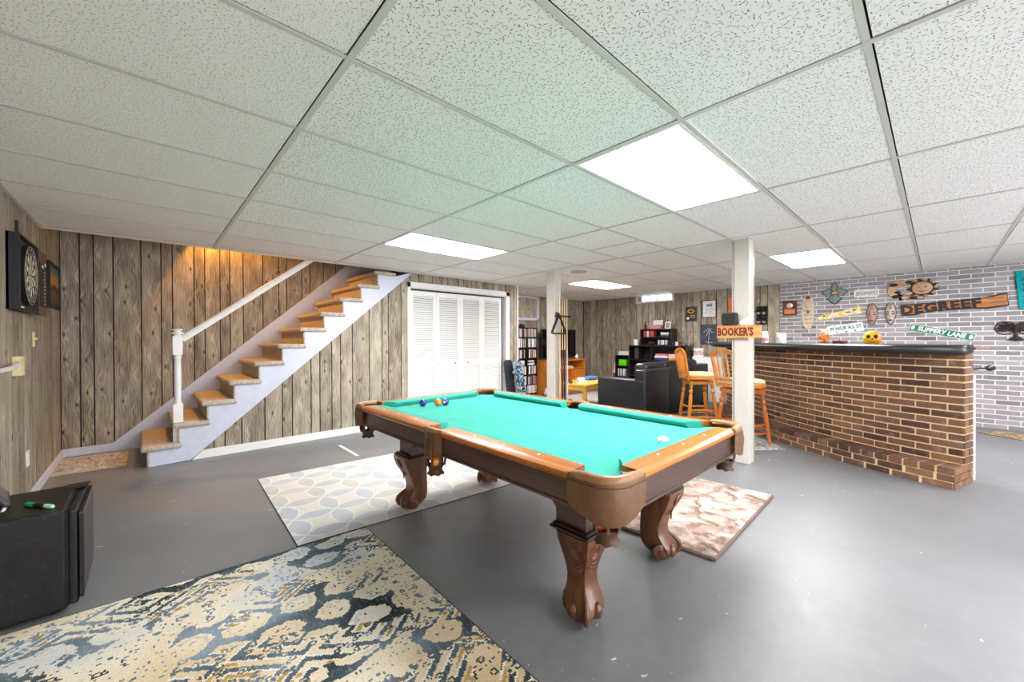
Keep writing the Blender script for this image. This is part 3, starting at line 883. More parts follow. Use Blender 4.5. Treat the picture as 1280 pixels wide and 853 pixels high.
# ================================================================= RUGS
def rug(name, quad, mat, label, th=.009, border=None, cat='rug'):
    """quad: four floor corners, counter-clockwise"""
    c = sum((Vector((*p, 0)) for p in quad), Vector()) / 4
    g = G()
    N_ = 12
    # subdivided top with softly rounded edge
    q = [Vector((*p, 0)) - c for p in quad]
    ins = [v * (1 - .006 / max(.1, v.length)) for v in q]
    g.loft([[v + Vector((0, 0, .0005)) for v in q], [v + Vector((0, 0, th * .6)) for v in q], [v + Vector((0, 0, th)) for v in ins]])
    t_ = tag(obj(name, g, mat, None, c), label, cat)
    if border:
        g = G(); ptsb = [v + Vector((0, 0, th * .45)) for v in q]
        for a, b in zip(ptsb, ptsb[1:] + ptsb[:1]): g.tube([a, b], th * .5, 6)
        obj('bound_edge', g, border, t_)
    return t_
def leaf_rug_mat():
    t = T('leaf_lattice_rug')
    x, y, z = t.sep(t.obj())
    n = t.noise(t.obj(), 9.0, 2.0, out='Color'); nx, ny, nz = t.sep(n)
    S = 3.7
    u = t.ma('ADD', t.ma('MULTIPLY', x, S), t.ma('MULTIPLY', t.ma('SUBTRACT', nx, .5), .12))
    v = t.ma('ADD', t.ma('MULTIPLY', y, S * .95), t.ma('MULTIPLY', t.ma('SUBTRACT', ny, .5), .12))
    fu, fv = t.ma('FRACT', u), t.ma('FRACT', v)
    cu = t.ma('ABSOLUTE', t.ma('SUBTRACT', t.ma('FRACT', t.ma('ADD', u, .5)), .5))
    cv = t.ma('ABSOLUTE', t.ma('SUBTRACT', t.ma('FRACT', t.ma('ADD', v, .5)), .5))
    lh = t.ma('SUBTRACT', t.ma('MULTIPLY', t.ma('MULTIPLY', fu, t.ma('SUBTRACT', 1.0, fu)), 1.0), cv)
    lv = t.ma('SUBTRACT', t.ma('MULTIPLY', t.ma('MULTIPLY', fv, t.ma('SUBTRACT', 1.0, fv)), 1.0), cu)
    L = t.ma('MAXIMUM', lh, lv)
    leaf = t.ma('MULTIPLY', t.ma('SUBTRACT', L, .015), 40.0, clamp=True)
    edge = t.ma('MULTIPLY', t.ma('SUBTRACT', .03, t.ma('ABSOLUTE', L)), 60.0, clamp=True)
    cell = t.voro(t.comb(t.ma('FLOOR', t.ma('ADD', u, t.ma('MULTIPLY', lh, .01))), t.ma('FLOOR', v), 0), 1.0).outputs['Color']
    pick = t.noise(t.comb(t.ma('MULTIPLY', u, .55), t.ma('MULTIPLY', v, .55), 0), 1.0, 2.0)
    lc = t.ramp(pick, [(0.36, rgb(186, 195, 206)), (0.5, rgb(198, 204, 210)), (0.58, rgb(204, 203, 196)), (0.68, rgb(180, 191, 202))])
    bg = t.ramp(t.noise(t.obj(), 5.0, 3.0), [(.35, rgb(212, 212, 208)), (.65, rgb(224, 221, 212))])
    c = t.mix(leaf, bg, lc)
    c = t.mix(t.ma('MULTIPLY', edge, .6), c, rgb(236, 236, 234))
    fine = t.noise(t.obj(), 260.0, 2.0)
    c = t.mix(t.ma('MULTIPLY', t.ma('SUBTRACT', fine, .42), .9, clamp=True), c, rgb(150, 160, 170))
    t.bump(t.ma('ADD', fine, L), .25, .003)
    return t.out(c, .95, 0, .1)
def persian_mat():
    t = T('distressed_patterned_rug')
    px = 1 / .0075
    p0 = t.obj()
    x0, y0, z0 = t.sep(p0)
    sx = t.ma('DIVIDE', t.ma('FLOOR', t.ma('MULTIPLY', x0, px)), px)
    sy = t.ma('DIVIDE', t.ma('FLOOR', t.ma('MULTIPLY', y0, px)), px)
    P2 = t.comb(sx, sy, 0)
    wob = t.noise(P2, 7.0, 2.0, out='Color'); wx, wy, wz = t.sep(wob)
    x = t.ma('ADD', sx, t.ma('MULTIPLY', t.ma('SUBTRACT', wx, .5), .09)); y = t.ma('ADD', sy, t.ma('MULTIPLY', t.ma('SUBTRACT', wy, .5), .09))
    zone = t.noise(t.comb(sx, sy, 3.3), 1.7, 2.0, .5)
    zone2 = t.noise(t.comb(sx, sy, 8.3), 2.0, 2.0, .5)
    ivory = t.ramp(zone, [(.36, rgb(204, 212, 216)), (.46, rgb(232, 224, 204)), (.56, rgb(226, 212, 184)), (.68, rgb(208, 184, 144))])
    navy = t.ramp(zone2, [(.34, rgb(136, 152, 168)), (.46, rgb(92, 110, 122)), (.56, rgb(58, 72, 80)), (.66, rgb(34, 42, 48))])
    pale = t.ramp(zone, [(.4, rgb(186, 198, 214)), (.6, rgb(214, 198, 168))])
    # A: offset lattice of scalloped oval medallions
    U = t.ma('DIVIDE', x, .20); V = t.ma('DIVIDE', y, .155)
    row = t.ma('FLOOR', V)
    Uo = t.ma('ADD', U, t.ma('MULTIPLY', t.ma('FLOORED_MODULO', row, 2.0), .5))
    fu = t.ma('SUBTRACT', t.ma('FRACT', Uo), .5); fv = t.ma('SUBTRACT', t.ma('FRACT', V), .5)
    an = t.ma('ARCTAN2', fv, fu)
    e = t.ma('ADD', t.ma('SQRT', t.ma('ADD', t.ma('MULTIPLY', fu, fu), t.ma('MULTIPLY', fv, fv))), t.ma('MULTIPLY', t.ma('SINE', t.ma('MULTIPLY', an, 10.0)), .018))
    oval = t.ma('LESS_THAN', e, .42)
    cA = t.mix(oval, navy, ivory)
    rim = t.ma('LESS_THAN', t.ma('ABSOLUTE', t.ma('SUBTRACT', e, .30)), .035)
    cA = t.mix(t.ma('MULTIPLY', rim, t.ma('GREATER_THAN', t.noise(P2, 5.0), .5)), cA, pale)
    vf = t.voro(P2, 42.0)
    fl = t.ma('LESS_THAN', vf.outputs['Distance'], .30)
    cA = t.mix(t.ma('MULTIPLY', fl, t.ma('LESS_THAN', e, .23)), cA, navy)
    # B: nested stepped diamonds
    DU = t.ma('ABSOLUTE', t.ma('SUBTRACT', t.ma('FRACT', t.ma('DIVIDE', sx, .46)), .5)); DV = t.ma('ABSOLUTE', t.ma('SUBTRACT', t.ma('FRACT', t.ma('DIVIDE', sy, .34)), .5))
    dm = t.ma('ADD', DU, DV)
    rg = t.ma('FRACT', t.ma('MULTIPLY', dm, 5.0))
    cB = t.mix(t.ma('LESS_THAN', rg, .42), ivory, navy)
    cB = t.mix(t.ma('LESS_THAN', t.ma('ABSOLUTE', t.ma('SUBTRACT', rg, .46)), .06), cB, rgb(232, 230, 222))
    gold = t.ma('MULTIPLY', t.ma('LESS_THAN', t.ma('ABSOLUTE', t.ma('SUBTRACT', rg, .72)), .14), t.ma('GREATER_THAN', t.noise(P2, 4.0), .52))
    cB = t.mix(gold, cB, rgb(176, 146, 84))
    v2 = t.voro(P2, 26.0)
    cB = t.mix(t.ma('LESS_THAN', t.ma('ABSOLUTE', t.ma('SUBTRACT', v2.outputs['Distance'], .28)), .09), cB, t.mix(t.ma('GREATER_THAN', rg, .42), pale, navy))
    # C: scattered florets on an ivory ground
    v3 = t.voro(t.comb(sx, sy, 5.0), 16.0)
    d3 = v3.outputs['Distance']
    cC = t.mix(t.ma('LESS_THAN', t.ma('ABSOLUTE', t.ma('SUBTRACT', d3, .20)), .065), ivory, navy)
    cC = t.mix(t.ma('LESS_THAN', d3, .07), cC, rgb(186, 150, 100))
    cC = t.mix(t.ma('MULTIPLY', t.ma('LESS_THAN', vf.outputs['Distance'], .26), t.ma('GREATER_THAN', d3, .34)), cC, navy)
    mB = t.ma('GREATER_THAN', t.noise(t.comb(t.ma('MULTIPLY', sx, .7), t.ma('MULTIPLY', sy, 1.6), 0), 2.1, 1.0), .50)
    mC = t.ma('GREATER_THAN', t.noise(t.comb(sx, t.ma('MULTIPLY', sy, 1.5), 4.4), 2.4, 1.0), .55)
    c = t.mix(mC, t.mix(mB, cA, cB), cC)
    # distressing
    n1 = t.noise(t.comb(t.ma('MULTIPLY', x0, 2.5), y0, 0), 30.0, 5.0, .75)
    c = t.mix(t.ma('MULTIPLY', t.ma('SUBTRACT', n1, .54), 3.0, clamp=True), c, t.mix(.4, ivory, rgb(224, 216, 198)))
    n2 = t.noise(p0, 150.0, 3.0, .75)
    c = t.mix(t.ma('MULTIPLY', t.ma('SUBTRACT', n2, .53), 3.2, clamp=True), c, rgb(74, 84, 92))
    t.bump(n2, .3, .002)
    return t.out(c, .95, 0, .1)
def floral_mat():
    t = T('soft_floral_rug')
    p = t.obj()
    w = t.noise(p, 5.0, 3.0, out='Color')
    v = t.vm('ADD', p, t.vm('MULTIPLY', t.vm('SUBTRACT', w, (.5, .5, .5)), (.22, .22, 0)))
    k = t.voro(v, 6.8)
    cr, cg, cb = t.sep(k.outputs['Color'])
    flower = t.ramp(cr, [(0, rgb(206, 202, 196)), (.25, rgb(204, 160, 146)), (.42, rgb(122, 146, 190)), (.55, rgb(208, 204, 200)), (.7, rgb(208, 188, 128)), (.82, rgb(196, 150, 138)), (.92, rgb(124, 148, 186))], 'CONSTANT')
    bg = t.ramp(t.noise(v, 9.0, 4.0, .6), [(.35, rgb(104, 84, 74)), (.48, rgb(150, 128, 116)), (.58, rgb(190, 174, 164))])
    f = t.ma('MULTIPLY', t.ma('SUBTRACT', .44, k.outputs['Distance']), 6.0, clamp=True)
    c = t.mix(f, bg, flower)
    c = t.mix(t.ma('MULTIPLY', t.ma('SUBTRACT', t.noise(v, 26.0, 3.0), .48), 2.5, clamp=True), c, t.mix(.5, c, rgb(236, 232, 226)))
    n2 = t.noise(p, 150.0, 3.0, .7)
    c = t.mix(t.ma('MULTIPLY', t.ma('SUBTRACT', n2, .5), 2.6, clamp=True), c, rgb(146, 126, 114))
    t.bump(n2, .5, .004)
    return t.out(c, .95, 0, .1)
def mat_mat(name, a, b, s):
    t = T(name)
    p = t.obj()
    n = t.noise(p, s, 3.0, .6, 1.4)
    c = t.ramp(n, [(.44, a), (.5, b), (.56, a), (.62, b)])
    n2 = t.noise(p, 200.0, 2.0)
    c = t.mix(t.ma('MULTIPLY', t.ma('SUBTRACT', n2, .5), 1.4, clamp=True), c, a)
    return t.out(c, .95, 0, .1)
M_BIND = pbr('dark_binding', rgb(52, 54, 58), .8)
rug('patterned_rug', [(-.62, .10), (1.0, -.02), (1.035, 2.522), (-.60, 2.642)], persian_mat(), 'large distressed blue and ivory rug with medallion pattern by the black fridge', .008, M_BIND)
rug('leaf_rug', [(.646, 2.571), (2.36, 2.43), (2.42, 3.92), (.703, 4.048)], leaf_rug_mat(), 'pale grey-blue rug with leaf lattice under the far end of the pool table', .006, M_BIND)
rug('floral_rug', [(2.275, .83), (3.517, .86), (3.464, 1.514), (2.225, 1.45)], floral_mat(), 'thick pastel floral rug beside the pool table near the white post', .022, pbr('floral_binding', rgb(110, 92, 82), .9))
rug('door_mat', [(XL + .02, 5.42), (-.157, 5.408), (-.163, 6.1), (XL + .02, 6.14)], mat_mat('grey_swirl_mat', rgb(228, 226, 222), rgb(110, 116, 126), 16.0), 'small ivory and grey mat at the foot of the stairs', .006, pbr('mat_binding', rgb(186, 176, 160), .9), 'mat')

# ================================================================= GREY BRICK PANELLING
def brick_mat(name, stops, mortar_bump=.4, rough=.8):
    t = T(name)
    r = t.n('NewGeometry').outputs['Random Per Island']
    r2 = t.rand()
    rr = t.ma('FRACT', t.ma('ADD', r, t.ma('MULTIPLY', r2, 7.31)))
    c = t.ramp(rr, stops)
    p = t.pos()
    n = t.noise(p, 90.0, 4.0, .65); n2 = t.noise(p, 16.0, 3.0)
    c = t.mix(t.ma('MULTIPLY', t.ma('SUBTRACT', n, .42), 1.3, clamp=True), c, t.mix(.5, c, (0.02, 0.016, 0.014, 1)))
    c = t.mix(t.ma('MULTIPLY', t.ma('SUBTRACT', n2, .55), 1.5, clamp=True), c, t.mix(.6, c, rgb(214, 196, 180)))
    t.bump(n, mortar_bump, .004)
    return t.out(c, rough, 0, .3)
M_GBRICK = brick_mat('grey_brick', [(0, rgb(134, 130, 132)), (.35, rgb(156, 152, 155)), (.7, rgb(168, 164, 169)), (.88, rgb(146, 142, 144)), (1, rgb(104, 98, 98))], .15, .6)
g = G(); g.box(XB - .012, XB - .004, YR, YBR, 0, HC)
gb = struct('wall_brick', g, pbr('white_mortar', rgb(236, 235, 237), .8, vary=.03), 'grey and white brick panelling on the wall behind the bar')
GBR = G(); GBR.box(-.5, .5, -.5, .5, -.5, .5, .03); GBR = GBR.mesh('brick'); GBR.materials.append(M_GBRICK)
BP, BL, MO = .0655, .2125, .0125
rest = G()
nrow = int(HC / BP) + 1
for r in range(nrow):
    z0 = r * BP + .004; z1 = min(z0 + BP - MO, HC)
    if z1 - z0 < .01: continue
    y = YBR - (r % 2) * BL / 2 - .0
    if r % 2: pass
    starts = []
    yy = YBR + (BL / 2 if r % 2 else 0)
    while yy > YR:
        a, b = min(yy, YBR), max(yy - BL + MO, YR); yy -= BL
        if a - b < .02: continue
        dz = random.uniform(-.0015, .0015)
        seen = (z1 > 1.04 and b > -1.0) or (-1.0 < b < -.22)
        if seen:
            o = bpy.data.objects.new('brick', GBR); COL.objects.link(o); o.parent = gb
            o.location = (XB - .014 + dz, (a + b) / 2, (z0 + z1) / 2); o.scale = (.012, a - b, z1 - z0)
        else:
            rest.box(XB - .020, XB - .008, b, a, z0, z1)
o = obj('brick_field', rest, M_GBRICK, gb); o['kind'] = 'stuff'

# ================================================================= BRICK BAR
WX = lambda y: 4.97 + .35 * y + .2 * y * y
def wpt(y): return Vector((WX(y), y, 0))
def wtan(y): return Vector((.35 + .4 * y, 1, 0)).normalized()
def wnor(y):
    t_ = wtan(y); return Vector((-t_.y, t_.x, 0))       # towards the room
Y0, Y1 = -.148, 2.30
# arc-length table
NS = 400
ys = [Y0 + (Y1 - Y0) * i / NS for i in range(NS + 1)]
ss = [0.0]
for a, b in zip(ys, ys[1:]): ss.append(ss[-1] + (wpt(b) - wpt(a)).length)
LEN = ss[-1]
def at_s(s):
    s = max(0, min(LEN, s))
    lo, hi = 0, NS
    while hi - lo > 1:
        m_ = (lo + hi) // 2
        if ss[m_] <= s: lo = m_
        else: hi = m_
    f_ = (s - ss[lo]) / (ss[hi] - ss[lo]); return ys[lo] + f_ * (ys[hi] - ys[lo])
M_BRICK = brick_mat('brown_brick', [(0, rgb(74, 52, 43)), (.2, rgb(106, 75, 59)), (.45, rgb(122, 88, 68)), (.62, rgb(106, 82, 72)), (.8, rgb(140, 100, 70)), (1, rgb(90, 62, 52))])
M_MORT = pbr('sand_mortar', rgb(226, 202, 160), .9, vary=.12, scale=60, bump=.3)
bar = thing('bar_counter', 'curved brown brick bar with a padded black top and brick foot ledge', 'bar', (0, 0, 0))
CP, ROWS, STEP_H = .0610, 15, .172
ZW0 = STEP_H
# mortar cores
g = G(); r1 = []
for i in range(0, NS + 1, 10):
    p, n = wpt(ys[i]), wnor(ys[i])
    r1.append([p - n * .006, p - n * .18, p - n * .18 + Vector((0, 0, 1.10)), p - n * .006 + Vector((0, 0, 1.10))])
g.loft(r1); obj('mortar_core', g, M_MORT, bar)
g = G(); r1 = []
for i in range(0, NS + 1, 10):
    p, n = wpt(ys[i]), wnor(ys[i])
    r1.append([p + n * .204, p - n * .02, p - n * .02 + Vector((0, 0, STEP_H - .006)), p + n * .204 + Vector((0, 0, STEP_H - .006))])
g.loft(r1); obj('ledge_core', g, M_MORT, bar)
BBR = G(); BBR.box(-.5, .5, -.5, .5, -.5, .5, .018); BBR = BBR.mesh('bar_brick'); BBR.materials.append(M_BRICK)
cand = []
def bar_brick(s0, s1, off, depth, z0, z1):
    y = at_s((s0 + s1) / 2); n = wnor(y); t_ = wtan(y)
    jit = random.uniform(-.0015, .002)
    c = wpt(y) + n * (off - depth / 2 + jit) + Vector((0, 0, (z0 + z1) / 2))
    cand.append((c, math.atan2(n.y, n.x), (depth, s1 - s0, z1 - z0)))
BLEN, MJ = .203, .013
hrow = (1.098 - ZW0) / ROWS
for r in range(ROWS):
    z0 = ZW0 + r * hrow + .007; z1 = ZW0 + (r + 1) * hrow - .005
    s = (.098 - MJ) - BLEN if r % 2 else -0.0
    s0 = 0.0 if r % 2 == 0 else 0.0
    first = True
    while s0 < LEN - .02:
        L_ = BLEN - MJ
        if first and r % 2: L_ = .098 - MJ
        s1 = min(s0 + L_, LEN)
        if s1 - s0 > .02: bar_brick(s0, s1, .0, .09, z0, z1)
        s0 = s1 + MJ; first = False
hs = STEP_H / 3
for r in range(2):
    z0 = r * hs + .003; z1 = (r + 1) * hs - .006
    s0 = 0.0; first = True
    while s0 < LEN - .02:
        L_ = (BLEN - MJ) * .92
        if first and r == 1: L_ = .09
        s1 = min(s0 + L_, LEN)
        if s1 - s0 > .02: bar_brick(s0, s1, .21, .10, z0, z1)
        s0 = s1 + MJ * .9; first = False
s0 = 0.0
while s0 < LEN - .02:
    s1 = min(s0 + .088, LEN)
    if s1 - s0 > .02: bar_brick(s0, s1, .216, .212, 2 * hs + .004, STEP_H)
    s0 = s1 + .010
# bricks on the near end of wall and ledge
nE, tE, pE = wnor(Y0), wtan(Y0), wpt(Y0)
for r in range(ROWS):
    z0 = ZW0 + r * hrow + .007; z1 = ZW0 + (r + 1) * hrow - .005
    c = pE - nE * (.093 if r % 2 == 0 else .093) + tE * -.004
    for a, b in (((.0, .085), (.095, .182)) if r % 2 else ((.0, .182),)):
        cc = pE - nE * ((a + b) / 2) + tE * .04 + Vector((0, 0, (z0 + z1) / 2))
        cand.append((cc - tE * .044, math.atan2(nE.y, nE.x), (b - a, .014, z1 - z0)))
for r in range(3):
    z0 = r * hs + .003; z1 = (r + 1) * hs - .006
    for a, b in (((-.208, -.01), (.0, .182)) if r % 2 == 0 else ((-.208, -.11), (-.10, .08), (.09, .182))):
        cc = pE - nE * ((a + b) / 2) + Vector((0, 0, (z0 + z1) / 2)) - tE * .004
        cand.append((cc, math.atan2(nE.y, nE.x), (b - a, .014, z1 - z0)))
cand.sort(key=lambda c: (c[0] - Vector((0, 0, CAMH))).length)
rest = G()
for i, (c, a, sc) in enumerate(cand):
    if i < 298:
        o = bpy.data.objects.new('brick', BBR); COL.objects.link(o); o.parent = bar
        o.location = c; o.rotation_euler = (0, 0, a); o.scale = sc
    else:
        mt = Matrix.Translation(c) @ Matrix.Rotation(a, 4, 'Z') @ Matrix.Diagonal((*sc, 1))
        rest.box(-.5, .5, -.5, .5, -.5, .5, 0, 1, mt)
if len(cand) > 298:
    o = obj('brick_remainder', rest, M_BRICK, bar); o['kind'] = 'stuff'
# padded vinyl top
M_VINYL = pbr('black_vinyl', rgb(26, 28, 31), .36, vary=.08, scale=6, coat=.3)
rings = []
yst = [-.165, -.15, -.12, -.06, 0, .06, .11, .15, .19, .3, .5, .7, .9, 1.1, 1.3, 1.5, 1.7, 1.9, 2.1, 2.25, 2.38, 2.46, 2.51]
for y in yst:
    p, n = wpt(y), wnor(y)
    if y < .15: fo = .02 + (.26 - .02) * min(1, max(0, (y + .165) / .31)) ** .8
    elif y > 2.3: fo = -.05 + .26 * math.sqrt(max(0, 1 - ((y - 2.3) / .215) ** 2))
    else: fo = .23 + .03 * math.exp(-((y - .15) / .12) ** 2)
    bo = -.165 - .235 * min(1, max(0, (y + .165) / .5)) if y < 2.3 else -.40 + .3 * (1 - math.sqrt(max(0, 1 - ((y - 2.3) / .215) ** 2)))
    sec = [(bo, 1.10), (bo, 1.162), (fo - .07, 1.164), (fo - .03, 1.160), (fo - .008, 1.148), (fo, 1.126), (fo - .008, 1.100), (fo - .03, 1.086), (fo - .08, 1.082)]
    rings.append([p + n * o_ + Vector((0, 0, z)) for o_, z in sec])
g = G(); g.loft(rings); obj('padded_top', g, M_VINYL, bar, smooth=True, angle=50)
# back of the bar: wooden shelf end, white panel, rail with a black knob
M_SHELFW = wood('shelf_end_wood', rgb(92, 62, 42), rgb(150, 110, 78), .5, .1, 'X')
pb = wpt(Y0) - wnor(Y0) * .19
g = G(); bxs = Matrix.Translation(pb) @ Matrix.Rotation(math.atan2(nE.y, nE.x) + PI, 4, 'Z')
g.box(-.02, .38, -.03, .20, 1.120, 1.140, .003, 1, bxs); obj('end_shelf', g, M_SHELFW, bar)
g = G(); g.box(-.008, .11, .004, .03, 0, .90, .002, 1, bxs); obj('back_panel', g, pbr('back_panel_white', rgb(184, 182, 174), .5), bar)
g = G(); q0 = bxs @ Vector((.0, .0, .955)); q1 = bxs @ Vector((.28, -.02, .955)); q2 = bxs @ Vector((.36, -.03, .955))
g.tube([q0, q1], .008, 8); g.tube([q1, q1.lerp(q2, .4), q2], [.010, .026, .022], 12); obj('towel_knob', g, pbr('black_iron', rgb(28, 28, 30), .4, .4), bar, smooth=True)

# ================================================================= BAR STOOLS
M_OAK = wood('honey_oak', rgb(186, 104, 24), rgb(236, 158, 58), .32, .4, 'Z', 1.0)
M_OAKD = wood('red_oak_leg', rgb(160, 76, 20), rgb(212, 122, 40), .32, .4, 'Z', 1.0)
M_CUSH = pbr('cream_cushion', rgb(226, 202, 160), .8, vary=.08, scale=30, bump=.2)
def turned(g, p0, p1, r):
    """turned spindle leg from p0 (top) to p1 (foot)"""
    p0, p1 = Vector(p0), Vector(p1)
    prof = [(0, 1.0), (.10, 1.0), (.13, .55), (.16, 1.05), (.19, 1.25), (.22, 1.05), (.25, .5), (.28, 1.0), (.33, 1.1), (.6, 1.1), (.86, .85), (.92, .6), (.94, .9), (.96, .6), (1.0, .5)]
    g.tube([p0.lerp(p1, a) for a, _ in prof], [r * b for _, b in prof], 10)
def make_stool(label, loc, rotz, legmat):
    t_ = thing('bar_stool', label, 'bar stool', loc, rotz, 'bar stools')     # faces local +X
    tops = {(sx, sy): (sx * .135, sy * .135, .60) for sx in (-1, 1) for sy in (-1, 1)}
    for (sx, sy), tp in tops.items():
        g = G(); turned(g, tp, (sx * .195, sy * .195, .012), .023); obj('leg', g, legmat, t_, smooth=True)
    def lp(sx, sy, f): return Vector(tops[(sx, sy)]).lerp(Vector((sx * .195, sy * .195, .012)), f)
    for a, b, f in (((-1, -1), (1, -1), .62), ((-1, 1), (1, 1), .62), ((1, -1), (1, 1), .72), ((-1, -1), (-1, 1), .56), ((-1, -1), (1, -1), .78), ((-1, 1), (1, 1), .78)):
        p, q = lp(*a, f), lp(*b, f)
        g = G(); g.tube([p, p.lerp(q, .25), p.lerp(q, .5), p.lerp(q, .75), q], [.008, .011, .014, .011, .008], 8); obj('stretcher', g, legmat, t_, smooth=True)
    g = G(); g.box(-.165, .165, -.165, .165, .585, .635, .006); obj('seat_base', g, legmat, t_)
    g = G(); g.lathe([(0, .635), (.07, .635), (.07, .655), (0, .655)], 16); obj('swivel_plate', g, pbr('swivel_metal', rgb(40, 40, 42), .4, .8), t_)
    g = G()
    n = 28
    def sring(r, z): return [Vector((r * (abs(math.cos(a)) ** .55) * (1 if math.cos(a) >= 0 else -1), r * (abs(math.sin(a)) ** .55) * (1 if math.sin(a) >= 0 else -1), z)) for a in [2 * PI * k / n for k in range(n)]]
    g.loft([sring(.195, .655), sring(.205, .660), sring(.205, .690), sring(.195, .695)]); obj('seat_frame', g, M_OAK, t_, smooth=True)
    g = G(); g.loft([sring(.19, .693), sring(.20, .705), sring(.195, .728), sring(.165, .745), sring(.08, .752), sring(.01, .753)]); obj('cushion', g, M_CUSH, t_, smooth=True, angle=60)
    # arched back on local -X
    lean = lambda z: -.19 - (z - .68) * .16
    for sy in (-1, 1):
        g = G(); zs = (.64, .72, .85, .97, 1.035)
        g.tube([(lean(z), sy * (.17 + (z - .68) * .06), z) for z in zs], [.016, .019, .02, .02, .018], 8); obj('back_post', g, M_OAK, t_, smooth=True)
    g = G(); rr = []
    for i in range(13):
        u = -1 + 2 * i / 12; y = u * .205; z = 1.02 + .062 * (1 - u * u); h_ = .034
        rr.append([(lean(z) - .016, y, z - h_), (lean(z) + .016, y, z - h_), (lean(z) + .014, y, z + .012), (lean(z) - .014, y, z + .012)])
    g.loft(rr); obj('crest_rail', g, M_OAK, t_, smooth=True, angle=40)
    g = G(); g.box(lean(.74) - .012, lean(.74) + .012, -.165, .165, .725, .762, .005); obj('lower_rail', g, M_OAK, t_)
    for u in (-.62, -.21, .21, .62):
        g = G(); zt = 1.02 + .062 * (1 - u * u) - .02
        zs = [.755, .80, .86, .93, zt]; g.tube([(lean(z), u * .17 + (z - .75) * u * .06, z) for z in zs], [.007, .011, .016, .013, .008], 8, sx=.55); obj('spindle', g, M_OAK, t_, smooth=True)
    return t_
make_stool('honey oak bar stool seen sideways beside the black sofa', (5.72, 2.30, 0), math.atan2(-.745, .666), M_OAK)
make_stool('honey oak bar stool half hidden behind the white post with the sign', (5.07, 1.54, .008), math.atan2(-.5, .85), M_OAKD)
rug('bar_mat', [(4.85, 1.36), (5.135, 1.129), (5.82, 1.74), (5.53, 2.0)], mat_mat('grey_floral_mat', rgb(222, 220, 214), rgb(96, 104, 110), 14.0), 'pale grey patterned mat under the bar stool', .006, None, 'mat')
rug('round_mat', [(7.55, -.72), (7.95, -.95), (8.12, -.52), (7.80, -.36)], mat_mat('tan_mat', rgb(196, 172, 140), rgb(92, 74, 60), 5.0), 'tan and brown mat on the floor behind the bar', .006, M_BIND, 'mat')

# ================================================================= LEFT WALL AND FRIDGE
M_BLACK = pbr('matt_black', rgb(18, 18, 20), .5)
M_BLACKG = pbr('satin_black', rgb(26, 26, 30), .3, coat=.2)
DX = -.6075
cb = thing('dart_cabinet', 'open black dartboard cabinet with a brown scoreboard door on the left wall', 'cabinet', (XL + .001, 4.38, 1.435))
g = G(); dp = DX - XL
g.box(0, .012, -.30, .30, 0, .505)
for a, b, c, d in ((-.30, -.285, 0, .505), (.285, .30, 0, .505), (-.285, .285, 0, .015), (-.285, .285, .49, .505)): g.box(.0, dp, a, b, c, d, .002)
g.box(.012, dp - .019, -.285, .285, .015, .49)
obj('body', g, M_BLACK, cb)
g = G(); g.box(dp - .016, dp, .30, .63, -.01, .50, .003); dd = obj('door', g, pbr('red_brown_door', rgb(98, 42, 26), .4, coat=.3), cb)
g = G(); g.box(dp, dp + .004, .33, .60, .06, .40); obj('chalkboard', g, M_BLACK, dd)
for k in range(10):
    g = G(); g.box(dp + .004, dp + .006, .50, .515, .08 + k * .028, .092 + k * .028); obj('tally_mark', g, M_WHITE, dd)
for body_, yy, zz, sz in (('HOME', .43, .375, .03), ('OUT', .53, .40, .03)):
    o = obj('lettering', text_mesh(body_, sz, .001), M_WHITE, dd, (dp + .006, yy, zz), (PI / 2, 0, PI / 2))
g = G(); g.box(dp - .02, dp - .004, -.31, -.295, .505, .58, .002); obj('hinge_post', g, M_BLACK, cb)
g = G(); g.box(dp - .01, dp + .002, -.28, -.20, .012, .022); obj('dart_tray', g, M_WHITE, cb)
def dart_mat():
    t = T('dartboard_face')
    x, y, z = t.sep(t.obj())
    r = t.ma('SQRT', t.ma('ADD', t.ma('MULTIPLY', y, y), t.ma('MULTIPLY', z, z)))
    a = t.ma('ARCTAN2', z, y)
    s = t.ma('FRACT', t.ma('ADD', t.ma('MULTIPLY', a, 10 / (2 * PI)), .25))
    alt = t.ma('GREATER_THAN', s, .5)
    c = t.mix(alt, rgb(20, 20, 18), rgb(222, 222, 190))
    ring = t.ma('MAXIMUM', t.ma('MULTIPLY', t.ma('GREATER_THAN', r, .145), t.ma('LESS_THAN', r, .156)), t.ma('MULTIPLY', t.ma('GREATER_THAN', r, .086), t.ma('LESS_THAN', r, .096)))
    c = t.mix(ring, c, t.mix(alt, rgb(120, 40, 36), rgb(70, 96, 66)))
    c = t.mix(t.ma('GREATER_THAN', r, .156), c, rgb(16, 16, 16))
    c = t.mix(t.ma('LESS_THAN', r, .014), c, rgb(60, 84, 56))
    return t.out(c, .8)
db = thing('dartboard', 'round black and cream dartboard hung in the open cabinet', 'dartboard', (DX - .016, 4.378, 1.688))
g = G(); g.lathe([(0, 0), (.215, 0), (.215, .022), (0, .022)], 40, (0, 0, 0), 'X'); obj('board', g, dart_mat(), db)
M_WIRE = pbr('bright_wire', rgb(170, 170, 158), .5, .2)
for rr in (.160, .091, .205):
    g = G(); g.tube([(.024, rr * math.cos(2 * PI * k / 40), rr * math.sin(2 * PI * k / 40)) for k in range(40)], .002, 5, closed=True); obj('wire_ring', g, M_WIRE, db)
for k in range(20):
    a = 2 * PI * (k + .5) / 20 - PI / 2
    o = obj('number', text_mesh(str([20, 1, 18, 4, 13, 6, 10, 15, 2, 17, 3, 19, 7, 16, 8, 11, 14, 9, 12, 5][k]), .03, .001), M_WIRE, db, (.0235, -.183 * math.sin(2 * PI * k / 20), .183 * math.cos(2 * PI * k / 20)), (PI / 2, 0, PI / 2))
